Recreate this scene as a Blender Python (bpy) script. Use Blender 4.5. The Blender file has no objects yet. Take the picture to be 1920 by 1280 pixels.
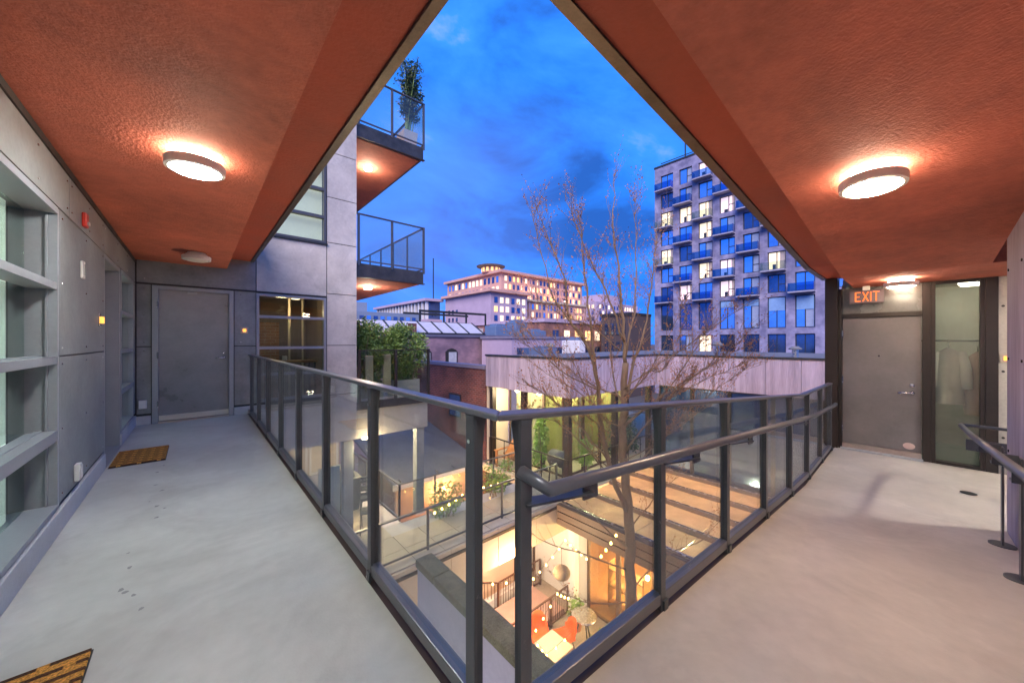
import bpy, math, random
from mathutils import Matrix, Vector
random.seed(11)
sc = bpy.context.scene
R = math.radians
# ---------------------------------------------------------------- camera
AZ = math.atan2(759, 671); SA, CA = math.sin(AZ), math.cos(AZ); FPX = 671.0; CH = 1.30
cd = bpy.data.cameras.new('camera'); cam = bpy.data.objects.new('camera', cd); sc.collection.objects.link(cam)
cam.location = (0, 0, CH); cam.rotation_euler = (R(90), 0, AZ - R(90))
cd.sensor_width = 36; cd.sensor_fit = 'HORIZONTAL'; cd.lens = 36 * FPX / 1920; cd.clip_start = .02; cd.clip_end = 3000
sc.camera = cam
def at(px, py, d):                 # a point at depth d along the ray through a pixel of the 1920 px photograph
    r = (px - 960) / FPX; v = -(py - 640) / FPX
    return Vector(((SA * r + CA) * d, (-CA * r + SA) * d, CH + v * d))
def atZ(px, py, z):
    return at(px, py, (CH - z) * FPX / (py - 640))
# ---------------------------------------------------------------- world
w = bpy.data.worlds.new('World'); sc.world = w; w.use_nodes = True
nt = w.node_tree; nt.nodes.clear(); N = nt.nodes.new; L = nt.links.new
out = N('ShaderNodeOutputWorld'); bg = N('ShaderNodeBackground'); L(bg.outputs[0], out.inputs[0])
sky = N('ShaderNodeTexSky'); sky.sky_type = 'NISHITA'; sky.sun_disc = False
sky.sun_elevation = R(3); sky.sun_rotation = R(233); sky.air_density = 1.6; sky.ozone_density = 5
tc = N('ShaderNodeTexCoord')
mp = N('ShaderNodeMapping'); mp.inputs['Scale'].default_value = (1, 1, 2.2); L(tc.outputs['Generated'], mp.inputs[0])
n1 = N('ShaderNodeTexNoise'); n1.inputs['Scale'].default_value = 2.6; n1.inputs['Detail'].default_value = 8; n1.inputs['Roughness'].default_value = .56; n1.inputs['Distortion'].default_value = .5
L(mp.outputs[0], n1.inputs['Vector'])
r1 = N('ShaderNodeValToRGB'); L(n1.outputs['Fac'], r1.inputs[0])
r1.color_ramp.elements[0].position = .34; r1.color_ramp.elements[0].color = (.016, .085, .36, 1)
r1.color_ramp.elements[1].position = .68; r1.color_ramp.elements[1].color = (.17, .30, .84, 1)
e = r1.color_ramp.elements.new(.46); e.color = (.020, .16, .68, 1)
e = r1.color_ramp.elements.new(.58); e.color = (.032, .21, .80, 1)
n2 = N('ShaderNodeTexNoise'); n2.inputs['Scale'].default_value = .8; n2.inputs['Detail'].default_value = 2
L(mp.outputs[0], n2.inputs['Vector'])
mr = N('ShaderNodeMapRange'); mr.inputs[1].default_value = .48; mr.inputs[2].default_value = .72; mr.inputs[4].default_value = .45; L(n2.outputs['Fac'], mr.inputs[0])
mx = N('ShaderNodeMix'); mx.data_type = 'RGBA'; L(mr.outputs[0], mx.inputs[0]); L(r1.outputs[0], mx.inputs[6]); mx.inputs[7].default_value = (.13, .22, .74, 1)
sm = N('ShaderNodeMix'); sm.data_type = 'RGBA'; sm.blend_type = 'MULTIPLY'; sm.inputs[0].default_value = 1; sm.inputs[7].default_value = (.001, .002, .006, 1); L(sky.outputs[0], sm.inputs[6])
ad = N('ShaderNodeMix'); ad.data_type = 'RGBA'; ad.blend_type = 'ADD'; ad.inputs[0].default_value = 1; L(mx.outputs[2], ad.inputs[6]); L(sm.outputs[2], ad.inputs[7])
L(ad.outputs[2], bg.inputs[0]); bg.inputs[1].default_value = 1.5
# ---------------------------------------------------------------- afterglow (soft low sun behind the camera)
sl = bpy.data.lights.new('sun', 'SUN'); sl.energy = 4.2; sl.angle = R(45); sl.color = (1.0, .82, .78)
so = bpy.data.objects.new('sun', sl); sc.collection.objects.link(so); so.rotation_euler = Vector((1, .75, -1.0)).to_track_quat('-Z', 'Y').to_euler()
# ---------------------------------------------------------------- render settings
vs = sc.view_settings; vs.view_transform = 'Standard'; vs.look = 'None'; vs.exposure = .22; vs.gamma = 1; vs.use_curve_mapping = False
cy = sc.cycles; cy.use_denoising = True; cy.max_bounces = 7; cy.diffuse_bounces = 4; cy.glossy_bounces = 4; cy.transmission_bounces = 4; cy.transparent_max_bounces = 24
cy.caustics_reflective = False; cy.caustics_refractive = False; cy.sample_clamp_indirect = 6
# ---------------------------------------------------------------- materials
MATS = {}
def node_mat(name):
    m = bpy.data.materials.new(name); m.use_nodes = True; t = m.node_tree
    p = t.nodes['Principled BSDF']; MATS[name] = m
    return m, t, p
def M(name, col, rough=.6, metal=0, var=.14, scale=3, bump=0, bscale=60, stretch=(1, 1, 1), emit=None, es=0, spec=.5, fine=.5, rvar=.08, stain=0, chips=None):
    m, t, p = node_mat(name); n = t.nodes.new; l = t.links.new
    g = n('ShaderNodeNewGeometry'); mpn = n('ShaderNodeMapping'); mpn.inputs['Scale'].default_value = stretch; l(g.outputs['Position'], mpn.inputs[0])
    a = n('ShaderNodeTexNoise'); a.inputs['Scale'].default_value = scale; a.inputs['Detail'].default_value = 7; a.inputs['Roughness'].default_value = .62; l(mpn.outputs[0], a.inputs['Vector'])
    b = n('ShaderNodeTexNoise'); b.inputs['Scale'].default_value = scale * 14; b.inputs['Detail'].default_value = 3; l(mpn.outputs[0], b.inputs['Vector'])
    x = n('ShaderNodeMix'); x.data_type = 'FLOAT'; x.inputs[0].default_value = fine * .6; l(a.outputs['Fac'], x.inputs[2]); l(b.outputs['Fac'], x.inputs[3])
    r = n('ShaderNodeValToRGB'); l(x.outputs[0], r.inputs[0])
    r.color_ramp.elements[0].position = .3; r.color_ramp.elements[0].color = (*[c * (1 - var) for c in col], 1)
    r.color_ramp.elements[1].position = .7; r.color_ramp.elements[1].color = (*[min(1, c * (1 + var)) for c in col], 1)
    colr = r.outputs[0]
    if stain:       # old water marks: large soft-edged blotches and rings
        s1 = n('ShaderNodeTexNoise'); s1.inputs['Scale'].default_value = .9; s1.inputs['Detail'].default_value = 9; s1.inputs['Roughness'].default_value = .6; s1.inputs['Distortion'].default_value = .8; l(mpn.outputs[0], s1.inputs['Vector'])
        s2 = n('ShaderNodeValToRGB'); l(s1.outputs['Fac'], s2.inputs[0]); s2.color_ramp.elements[0].position = .40; s2.color_ramp.elements[0].color = (1, 1, 1, 1); s2.color_ramp.elements[1].position = .66; s2.color_ramp.elements[1].color = (.86, .85, .83, 1)
        e2 = s2.color_ramp.elements.new(.54); e2.color = (1 - .42 * stain, 1 - .42 * stain, 1 - .42 * stain, 1); e2 = s2.color_ramp.elements.new(.50); e2.color = (.97, .97, .97, 1)
        sx = n('ShaderNodeMix'); sx.data_type = 'RGBA'; sx.blend_type = 'MULTIPLY'; sx.inputs[0].default_value = .8; l(colr, sx.inputs[6]); l(s2.outputs[0], sx.inputs[7]); colr = sx.outputs[2]
    if chips:       # chipped and scuffed paint
        c1 = n('ShaderNodeTexNoise'); c1.inputs['Scale'].default_value = 22; c1.inputs['Detail'].default_value = 6; c1.inputs['Roughness'].default_value = .7; l(g.outputs['Position'], c1.inputs['Vector'])
        c2 = n('ShaderNodeMapRange'); c2.inputs[1].default_value = .66; c2.inputs[2].default_value = .70; l(c1.outputs['Fac'], c2.inputs[0])
        cx = n('ShaderNodeMix'); cx.data_type = 'RGBA'; l(c2.outputs[0], cx.inputs[0]); l(colr, cx.inputs[6]); cx.inputs[7].default_value = (*chips, 1); colr = cx.outputs[2]
    l(colr, p.inputs['Base Color'])
    rr = n('ShaderNodeMapRange'); rr.inputs[1].default_value = .3; rr.inputs[2].default_value = .7; rr.inputs[3].default_value = max(.02, rough - rvar); rr.inputs[4].default_value = min(1, rough + rvar); l(a.outputs['Fac'], rr.inputs[0]); l(rr.outputs[0], p.inputs['Roughness'])
    p.inputs['Metallic'].default_value = metal; p.inputs['Specular IOR Level'].default_value = spec
    if bump:
        c = n('ShaderNodeTexNoise'); c.inputs['Scale'].default_value = bscale; c.inputs['Detail'].default_value = 4; l(mpn.outputs[0], c.inputs['Vector'])
        bp = n('ShaderNodeBump'); bp.inputs['Strength'].default_value = bump; bp.inputs['Distance'].default_value = .01; l(c.outputs['Fac'], bp.inputs['Height']); l(bp.outputs[0], p.inputs['Normal'])
    if emit: p.inputs['Emission Color'].default_value = (*emit, 1); p.inputs['Emission Strength'].default_value = es
    return m
def BRICK(name, c1, c2, mortar, bw=.22, bh=.075, rough=.85):
    m, t, p = node_mat(name); n = t.nodes.new; l = t.links.new
    g = n('ShaderNodeNewGeometry'); s = n('ShaderNodeSeparateXYZ'); l(g.outputs['Position'], s.inputs[0])
    a = n('ShaderNodeMath'); l(s.outputs[0], a.inputs[0]); l(s.outputs[1], a.inputs[1])
    c = n('ShaderNodeCombineXYZ'); l(a.outputs[0], c.inputs[0]); l(s.outputs[2], c.inputs[1])
    b = n('ShaderNodeTexBrick'); l(c.outputs[0], b.inputs['Vector']); b.inputs['Scale'].default_value = 1; b.inputs['Brick Width'].default_value = bw; b.inputs['Row Height'].default_value = bh; b.inputs['Mortar Size'].default_value = .008
    b.inputs['Color1'].default_value = (*c1, 1); b.inputs['Color2'].default_value = (*c2, 1); b.inputs['Mortar'].default_value = (*mortar, 1)
    no = n('ShaderNodeTexNoise'); no.inputs['Scale'].default_value = .9; no.inputs['Detail'].default_value = 8; l(g.outputs['Position'], no.inputs['Vector'])
    r = n('ShaderNodeValToRGB'); l(no.outputs['Fac'], r.inputs[0]); r.color_ramp.elements[0].position = .35; r.color_ramp.elements[0].color = (.55, .55, .6, 1); r.color_ramp.elements[1].position = .7; r.color_ramp.elements[1].color = (1.25, 1.2, 1.15, 1)
    x = n('ShaderNodeMix'); x.data_type = 'RGBA'; x.blend_type = 'MULTIPLY'; x.inputs[0].default_value = 1; l(b.outputs[0], x.inputs[6]); l(r.outputs[0], x.inputs[7]); l(x.outputs[2], p.inputs['Base Color'])
    bp = n('ShaderNodeBump'); bp.inputs['Strength'].default_value = .5; bp.inputs['Distance'].default_value = .01; l(b.outputs['Fac'], bp.inputs['Height']); bp.invert = True; l(bp.outputs[0], p.inputs['Normal'])
    p.inputs['Roughness'].default_value = rough
    return m
def GLASS(name, tint, ior=1.5, rough=0.0):
    m = bpy.data.materials.new(name); m.use_nodes = True; t = m.node_tree; t.nodes.clear(); n = t.nodes.new; l = t.links.new; MATS[name] = m
    o = n('ShaderNodeOutputMaterial'); mxs = n('ShaderNodeMixShader'); f0 = ((ior - 1) / (ior + 1)) ** 2
    def math_(op, a, b=None):
        q = n('ShaderNodeMath'); q.operation = op
        for i, x in enumerate((a, b)):
            if x is None: continue
            if isinstance(x, (int, float)): q.inputs[i].default_value = x
            else: l(x, q.inputs[i])
        return q.outputs[0]
    g_ = n('ShaderNodeNewGeometry'); dt = n('ShaderNodeVectorMath'); dt.operation = 'DOT_PRODUCT'; l(g_.outputs['Normal'], dt.inputs[0]); l(g_.outputs['Incoming'], dt.inputs[1])
    fr = math_('ADD', math_('MULTIPLY', math_('POWER', math_('SUBTRACT', 1.0, math_('ABSOLUTE', dt.outputs['Value'])), 5.0), 1 - f0), f0)   # thin sheet: the same reflection from either side
    a = n('ShaderNodeBsdfTransparent'); a.inputs[0].default_value = (*tint, 1); b = n('ShaderNodeBsdfGlossy'); b.inputs['Roughness'].default_value = rough
    b.inputs[0].default_value = (.95, .98, .97, 1)
    l(fr, mxs.inputs[0]); l(a.outputs[0], mxs.inputs[1]); l(b.outputs[0], mxs.inputs[2]); l(mxs.outputs[0], o.inputs[0])
    return m
def HAZY(name, tint, film):
    m = GLASS(name, tint, 1.55, .04); t = m.node_tree; mxs = [q for q in t.nodes if q.type == 'MIX_SHADER'][0]; tr = [q for q in t.nodes if q.type == 'BSDF_TRANSPARENT'][0]
    df = t.nodes.new('ShaderNodeBsdfDiffuse'); df.inputs[0].default_value = (.62, .63, .58, 1); tl_ = t.nodes.new('ShaderNodeBsdfTranslucent'); tl_.inputs[0].default_value = (.62, .63, .58, 1); m1 = t.nodes.new('ShaderNodeMixShader'); m2 = t.nodes.new('ShaderNodeMixShader'); m2.inputs[0].default_value = film
    t.links.new(df.outputs[0], m1.inputs[1]); t.links.new(tl_.outputs[0], m1.inputs[2]); t.links.new(tr.outputs[0], m2.inputs[1]); t.links.new(m1.outputs[0], m2.inputs[2]); t.links.new(m2.outputs[0], mxs.inputs[1]); return m
def EMIT(name, col, s): return M(name, col, .6, var=.02, emit=col, es=s)
stucco = M('orange_stucco', (.42, .122, .078), .8, var=.42, scale=1.1, bump=.75, bscale=62, fine=.4)
bandm = M('band_shaded_red', (.33, .068, .038), .7, var=.22, scale=1.5, bump=.4, bscale=45, fine=.3)  # soffit red deepened: the recessed band's shade is put into the colour
deckm = M('deck_coating', (.555, .57, .53), .42, var=.22, scale=1.0, bump=.08, bscale=90, fine=.28, stain=.28)
kerbm = M('kerb_concrete', (.46, .48, .50), .7, var=.12, scale=4, bump=.1)
panelm = M('fibre_cement', (.225, .245, .252), .5, var=.36, scale=2.2, fine=.3, bump=.03)
facadem = M('facade_panel', (.62, .58, .51), .6, var=.24, scale=1.8, fine=.35, bump=.05, stain=.35)
steel = M('painted_steel', (.085, .093, .108), .36, .25, var=.14, scale=5, fine=.3, rvar=.03, chips=(.22, .22, .23))
capm = M('rail_cap', (.15, .16, .19), .32, .4, var=.10, scale=4, fine=.3, rvar=.02, chips=(.30, .30, .30))
trimm = M('soffit_trim', (.085, .075, .065), .4, .6, var=.45, scale=6, bump=.12, bscale=40)
darktrim = M('dark_trim', (.03, .032, .032), .5, .2)
framem = M('window_frame_grey', (.29, .315, .35), .42, .1, var=.1, scale=4)
doorm = M('grey_door', (.23, .235, .255), .36, .1, var=.24, scale=1.8, fine=.25, rvar=.10)
doorm2 = M('taupe_door', (.205, .19, .187), .38, .1, var=.22, scale=1.8, fine=.25, rvar=.10)
bronze = M('bronze_frame', (.042, .034, .03), .4, .4, var=.2, scale=5)
chrome = M('brushed_nickel', (.62, .62, .63), .25, 1, var=.08, scale=12)
whitep = M('white_plastic', (.78, .78, .74), .4, var=.04)
redp = M('red_plastic', (.62, .03, .02), .35, var=.08)
concm = M('board_formed_concrete', (.38, .325, .40), .75, var=.46, scale=5, stretch=(1, 1, .05), bump=.25, bscale=30, fine=.55)
mossm = M('mossy_concrete', (.25, .23, .13), .95, var=.55, scale=5, bump=.6, bscale=35)
wallc = M('pale_render', (.60, .56, .56), .8, var=.12, scale=2)
cream = M('cream_render', (.58, .50, .38), .8, var=.1, scale=2)
beigeb = M('beige_band', (.52, .42, .30), .7, var=.1, scale=2.5)
tilem = M('terrace_tile', (.54, .46, .33), .6, var=.15, scale=3)
darkm = M('dark_void', (.02, .02, .022), .8)
brownw = M('brown_timber', (.10, .06, .04), .6, var=.35, scale=3, stretch=(1, .15, 4), bump=.1)
woodm = M('warm_timber', (.34, .16, .06), .5, var=.3, scale=3, stretch=(.2, 1, 1))
roofm = M('grey_roofing', (.15, .15, .155), .7, var=.4, scale=1.2)
whitem = M('white_paint', (.74, .73, .72), .5, var=.06)
tarp = M('grey_tarp', (.06, .068, .07), .6, var=.25, scale=5, bump=.3, bscale=9)
orange = M('orange_fabric', (.75, .11, .02), .6, var=.12)
pave = M('courtyard_paving', (.30, .25, .22), .75, var=.25, scale=2.2, bump=.1)
asph = M('city_ground', (.07, .07, .075), .9, var=.2, scale=.2)
bark = M('bark', (.22, .155, .10), .9, var=.4, scale=12, stretch=(1, 1, .3), bump=.5, bscale=60)
twigm = M('twig', (.23, .155, .10), .9, var=.3, scale=10)
budm = M('dry_bud', (.38, .17, .07), .8, var=.35, scale=10)
leafm = M('leaf_green', (.19, .31, .08), .5, var=.5, scale=7)
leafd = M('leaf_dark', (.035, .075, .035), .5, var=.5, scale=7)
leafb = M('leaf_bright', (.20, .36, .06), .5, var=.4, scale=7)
blindm = M('roller_blind', (.70, .74, .66), .8, var=.08, scale=3, stretch=(1, 1, 30), emit=(.82, .95, .86), es=.62)  # emission stands in for room light behind the blind
brick_red = BRICK('red_brick', (.20, .055, .04), (.12, .035, .03), (.20, .15, .14))
brick_pur = BRICK('weathered_brick', (.38, .22, .27), (.28, .17, .22), (.42, .34, .38))
brick_int = BRICK('interior_brick', (.42, .19, .08), (.30, .13, .06), (.40, .30, .20))
brick_tow = BRICK('pale_tower_brick', (.30, .30, .46), (.26, .26, .41), (.34, .34, .48), .6, .15)
stone = M('pink_stone', (.62, .36, .29), .8, var=.16, scale=.25)
stoneb = M('lavender_stone', (.46, .36, .46), .8, var=.14, scale=.2)
glass = HAZY('railing_glass', (.93, .965, .945), .03)
wglass = GLASS('window_glass', (.86, .93, .90), 1.6)
frosted = GLASS('dim_glass', (.80, .84, .76), 1.6)
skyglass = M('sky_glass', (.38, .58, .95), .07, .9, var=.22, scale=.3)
darkglass = M('dark_glass', (.09, .16, .32), .10, .8, var=.4, scale=.4)
lit = EMIT('lit_window', (1.0, .80, .52), .85)
litw = EMIT('lit_window_warm', (1.0, .58, .22), 1.2)
litp = EMIT('lit_window_pink', (.95, .72, .72), .7)
lampw = EMIT('lamp_diffuser', (.97, 1.0, .92), 160)
lampr = EMIT('lamp_diffuser_warm', (1.0, .70, .44), 200)
lampoff = M('lamp_diffuser_off', (.72, .70, .64), .4, var=.03)
halo = EMIT('lamp_back_glow', (1.0, .74, .52), 105)
bulbm = EMIT('string_bulb', (1.0, .55, .14), 26)
amber = EMIT('amber_light', (1.0, .45, .08), 1.5)
exitm = M('exit_letters', (.25, .04, .01), .5, emit=(1.0, .20, .035), es=1.5)
exitf = M('exit_face', (.17, .14, .16), .35)
shopm = EMIT('shop_wall_lit', (1.0, .66, .36), .55)
# ---------------------------------------------------------------- mesh helpers
WM = {}
class MB:
    def __init__(s): s.v = []; s.f = []
    def add(s, v, f):
        o = len(s.v); s.v += [tuple(p) for p in v]; s.f += [tuple(i + o for i in q) for q in f]; return s
    def box(s, x0, x1, y0, y1, z0, z1):
        return s.add([(x0, y0, z0), (x1, y0, z0), (x1, y1, z0), (x0, y1, z0), (x0, y0, z1), (x1, y0, z1), (x1, y1, z1), (x0, y1, z1)],
                     [(3, 2, 1, 0), (4, 5, 6, 7), (0, 1, 5, 4), (1, 2, 6, 5), (2, 3, 7, 6), (3, 0, 4, 7)])
    def bar(s, a, b, wd, h, up=(0, 0, 1)):      # rectangular bar from a to b
        a = Vector(a); b = Vector(b); t = (b - a).normalized(); u = Vector(up); sd = t.cross(u)
        if sd.length < 1e-4: sd = t.cross(Vector((1, 0, 0)))
        sd.normalize(); u = sd.cross(t).normalized(); v = []
        for p in (a, b):
            for i, j in ((-1, -1), (1, -1), (1, 1), (-1, 1)): v.append(p + sd * wd / 2 * i + u * h / 2 * j)
        return s.add(v, [(0, 1, 2, 3), (7, 6, 5, 4), (0, 4, 5, 1), (1, 5, 6, 2), (2, 6, 7, 3), (3, 7, 4, 0)])
    def prism(s, pts, z0, z1):                  # vertical prism over a plan polygon
        n = len(pts); v = [(x, y, z0) for x, y in pts] + [(x, y, z1) for x, y in pts]
        return s.add(v, [tuple(range(n - 1, -1, -1)), tuple(range(n, 2 * n))] + [(i, (i + 1) % n, n + (i + 1) % n, n + i) for i in range(n)])
    def hexa(s, lo, hi):                        # lo, hi: four points each
        return s.add(list(lo) + list(hi), [(3, 2, 1, 0), (4, 5, 6, 7), (0, 1, 5, 4), (1, 2, 6, 5), (2, 3, 7, 6), (3, 0, 4, 7)])
    def tube(s, path, r, n=8):
        path = [Vector(p) for p in path]; rs = r if isinstance(r, (list, tuple)) else [r] * len(path); v = []; f = []
        pu = None
        for i, p in enumerate(path):
            t = (path[min(i + 1, len(path) - 1)] - path[max(i - 1, 0)]).normalized()
            if pu is None: pu = t.cross(Vector((0, 0, 1)))
            if pu.length < 1e-3: pu = t.cross(Vector((1, 0, 0)))
            pu = (pu - t * pu.dot(t)).normalized(); w2 = t.cross(pu)
            for k in range(n):
                a = 2 * math.pi * k / n; v.append(p + (pu * math.cos(a) + w2 * math.sin(a)) * rs[i])
        for i in range(len(path) - 1):
            for k in range(n): f.append((i * n + k, i * n + (k + 1) % n, (i + 1) * n + (k + 1) % n, (i + 1) * n + k))
        f.append(tuple(range(n - 1, -1, -1))); f.append(tuple(range((len(path) - 1) * n, len(path) * n)))
        return s.add(v, f)
    def lathe(s, prof, c=(0, 0, 0), n=24):      # profile of (r, z)
        v = []; f = []
        for r, z in prof:
            for k in range(n):
                a = 2 * math.pi * k / n; v.append((c[0] + r * math.cos(a), c[1] + r * math.sin(a), c[2] + z))
        for i in range(len(prof) - 1):
            for k in range(n): f.append((i * n + k, i * n + (k + 1) % n, (i + 1) * n + (k + 1) % n, (i + 1) * n + k))
        f.append(tuple(range(n - 1, -1, -1))); f.append(tuple(range((len(prof) - 1) * n, len(prof) * n)))
        return s.add(v, f)
    def mesh(s, name, mat, smooth=False):
        me = bpy.data.meshes.new(name); me.from_pydata(s.v, [], s.f); me.materials.append(mat)
        import bmesh
        b = bmesh.new(); b.from_mesh(me); bmesh.ops.recalc_face_normals(b, faces=b.faces); b.to_mesh(me); b.free()
        if smooth: me.polygons.foreach_set('use_smooth', [True] * len(me.polygons))
        me.update(); return me
    def build(s, name, mat, parent=None, bevel=0, smooth=False, label=None, cat=None, group=None, kind=None):
        o = bpy.data.objects.new(name, s.mesh(name, mat, smooth)); link(o, parent)
        if bevel:
            md = o.modifiers.new('bevel', 'BEVEL'); md.width = bevel; md.segments = 2; md.limit_method = 'ANGLE'
        return tag(o, label, cat, group, kind)
def link(o, parent=None, mat=None):
    mat = mat or Matrix(); sc.collection.objects.link(o); o.matrix_basis = mat
    if parent: o.parent = parent; o.matrix_parent_inverse = WM[parent].inverted()
    WM[o] = mat; return o
def tag(o, label=None, cat=None, group=None, kind=None):
    for k, v in (('label', label), ('category', cat), ('group', group), ('kind', kind)):
        if v: o[k] = v
    return o
def thing(name, label, cat, loc=(0, 0, 0), group=None):
    o = bpy.data.objects.new(name, None); o.empty_display_size = .1; link(o, None, Matrix.Translation(loc)); return tag(o, label, cat, group)
def inst(name, me, loc, parent=None, rz=0, scale=(1, 1, 1), rot=None, **kw):
    m = Matrix.Translation(loc) @ (rot.to_4x4() if rot else Matrix.Rotation(rz, 4, 'Z')) @ Matrix.Diagonal((*scale, 1))
    return tag(link(bpy.data.objects.new(name, me), parent, m), **kw)
def bx(name, mat, parent, dims, bevel=0, **kw): return MB().box(*dims).build(name, mat, parent, bevel, **kw)
def frame_x(m, x0, x1, y0, y1, z0, z1, t):      # rectangular frame lying in a plane X = const
    m.box(x0, x1, y0, y0 + t, z0, z1); m.box(x0, x1, y1 - t, y1, z0, z1); m.box(x0, x1, y0 + t, y1 - t, z0, z0 + t); m.box(x0, x1, y0 + t, y1 - t, z1 - t, z1); return m
def frame_y(m, y0, y1, x0, x1, z0, z1, t):
    m.box(x0, x0 + t, y0, y1, z0, z1); m.box(x1 - t, x1, y0, y1, z0, z1); m.box(x0 + t, x1 - t, y0, y1, z0, z0 + t); m.box(x0 + t, x1 - t, y0, y1, z1 - t, z1); return m
def point_light(name, loc, e, col, r=.05, parent=None):
    l = bpy.data.lights.new(name, 'POINT'); l.energy = e; l.color = col; l.shadow_soft_size = r
    return link(bpy.data.objects.new(name, l), parent, Matrix.Translation(loc))
def rampz(x): return 0 if x < .75 else (-.0833 * (x - .75) if x < 5.35 else -.3832)
def soffz(x): return 2.566 - .0716 * (x - 1.27)          # underside over the ramp
def soffz(x): return 2.566 - .0867 * (min(x, 6.3) - 1.27)
# ================================================================ SETTING
g = MB(); g.add([(-900, -900, -6.95), (900, -900, -6.95), (900, 900, -6.95), (-900, 900, -6.95)], [(0, 1, 2, 3)]); g.build('ground', asph, kind='structure')
bx('courtyard_paving', pave, None, (-4, 12.4, -4, 16, -7.2, -6.80), kind='structure')
deck = MB().box(-.715, .70, -.53, 7.985, -.28, 0).box(.70, .75, -.53, .865, -.28, 0).build('walkway_deck', deckm, kind='structure')
rp = MB(); y0, y1 = -.53, .865
rp.hexa([(.75, y0, -.28), (5.35, y0, -.66), (5.35, y1, -.66), (.75, y1, -.28)], [(.75, y0, 0), (5.35, y0, -.3832), (5.35, y1, -.3832), (.75, y1, 0)])
rampm = M('deck_coating_warm_lit', (.585, .54, .475), .42, var=.22, scale=1.0, bump=.08, bscale=90, fine=.28, stain=.28)  # same coating as the deck, with the warm lamplight mixed into its colour
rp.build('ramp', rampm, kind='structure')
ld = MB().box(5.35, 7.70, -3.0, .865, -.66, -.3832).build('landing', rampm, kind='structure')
MB().lathe([(.062, -.379), (.062, -.376), (.05, -.374)], (6.42, -.38, 0), 20).build('floor_drain', darktrim, ld)
MB().box(.7005, .755, .93, 7.985, -.30, -.006).build('edge_channel', M('edge_steel', (.07, .05, .05), .45, .3), deck)
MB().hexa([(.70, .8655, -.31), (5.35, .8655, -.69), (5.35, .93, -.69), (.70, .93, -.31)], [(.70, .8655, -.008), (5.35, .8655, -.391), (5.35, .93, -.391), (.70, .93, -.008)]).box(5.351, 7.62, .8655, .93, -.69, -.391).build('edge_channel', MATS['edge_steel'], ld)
# scuffs in the coating by the mats
sp = [(-.25, 5.24), (-.285, 5.0), (-.27, 4.57), (-.22, 4.37), (-.28, 4.13), (-.23, 3.98), (-.18, 3.89), (-.215, 3.72), (-.31, 3.21), (-.285, 3.0), (-.294, 2.76), (-.275, 2.72), (-.24, 2.66), (-.20, 2.5)]
sm_ = MB()
for x, y in sp:
    k = 7; rr = random.uniform(.008, .016); a0 = random.random() * 3
    sm_.add([(x + math.cos(a0 + 2 * math.pi * i / k) * rr * random.uniform(.6, 1.5), y + math.sin(a0 + 2 * math.pi * i / k) * rr * random.uniform(.7, 1.7), .0015) for i in range(k)], [tuple(range(k))])
sm_.build('scuff_marks', M('scuff', (.30, .305, .30), .7, var=.2), deck, kind='stuff')
# soffits
so1 = MB().box(-.716, .41, -.53, 8.0, 2.57, 3.3).build('ceiling_over_walkway', stucco, kind='structure')
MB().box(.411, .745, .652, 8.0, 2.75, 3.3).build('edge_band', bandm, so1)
MB().box(.746, .80, 1.03, 8.0, 2.735, 3.3).build('edge_trim', trimm, so1, .004)
sr = MB()
sr.hexa([(.412, -.53, soffz(.412)), (6.3, -.53, soffz(6.3)), (6.3, .65, soffz(6.3)), (.412, .65, soffz(.412))], [(.412, -.53, 3.3), (6.3, -.53, 3.3), (6.3, .65, 3.3), (.412, .65, 3.3)])
so2 = sr.build('ceiling_over_ramp', stucco, kind='structure')
MB().box(6.3, 7.70, -3.0, .65, 2.13, 3.3).build('level_end', stucco, so2)
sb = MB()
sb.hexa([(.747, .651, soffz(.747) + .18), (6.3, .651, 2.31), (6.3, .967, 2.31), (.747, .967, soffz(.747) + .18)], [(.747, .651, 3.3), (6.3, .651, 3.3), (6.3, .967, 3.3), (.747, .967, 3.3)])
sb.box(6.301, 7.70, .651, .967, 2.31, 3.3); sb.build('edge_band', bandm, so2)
sb = MB()
sb.hexa([(.747, .968, soffz(.747) + .165), (6.3, .968, 2.297), (6.3, 1.03, 2.297), (.747, 1.03, soffz(.747) + .165)], [(.747, .968, 3.3), (6.3, .968, 3.3), (6.3, 1.03, 3.3), (.747, 1.03, 3.3)])
sb.box(6.301, 7.70, .968, 1.03, 2.297, 3.3); sb.build('edge_trim', trimm, so2)
# unseen flat roof; storeys above left out so the sun reaches the courtyard
bx('roof_slab', roofm, so1, (-9, .74, -9, 8.0, 3.301, 3.4)); bx('roof_slab', roofm, so2, (.741, 7.7, -9, .96, 3.301, 3.4))

# ================================================================ LEFT WALL
LW = thing('clad_wall', 'long wall of grey fibre-cement panels with deep barred windows on the left', 'wall', (-.8, 3.7, 0))
core = MB()
for a, b in ((-.53, 1.20), (2.22, 2.44), (3.89, 5.50), (6.56, 6.60), (7.79, 8.0)): core.box(-1.1, -.716, a, b, 0, 2.57)
for a, b in ((1.20, 2.22), (2.44, 3.89), (5.50, 6.56), (6.60, 7.79)): core.box(-1.1, -.717, a, b, 2.205, 2.569)
for a, b in ((2.44, 3.89), (6.60, 7.79)): core.box(-1.1, -.717, a, b, 0, .165)
core.build('wall_core', darktrim, LW)
screw = MB().tube([(0, 0, 0), (.004, 0, 0)], [.008, .006], 8).mesh('screw', chrome)
screwy = MB().tube([(0, 0, 0), (0, -.004, 0)], [.008, .006], 8).mesh('screw', chrome)
def wpanel(y0, y1, z0, z1, nz=3, ny=2):
    p = bx('panel', panelm, LW, (-.7155, -.70, y0, y1, z0, z1), .002)
    for i in range(ny):
        for k in range(nz):
            inst('screw', screw, (-.70, y0 + .06 + (y1 - y0 - .12) * i / max(1, ny - 1), z0 + .05 + (z1 - z0 - .1) * k / max(1, nz - 1)), p)
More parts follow.
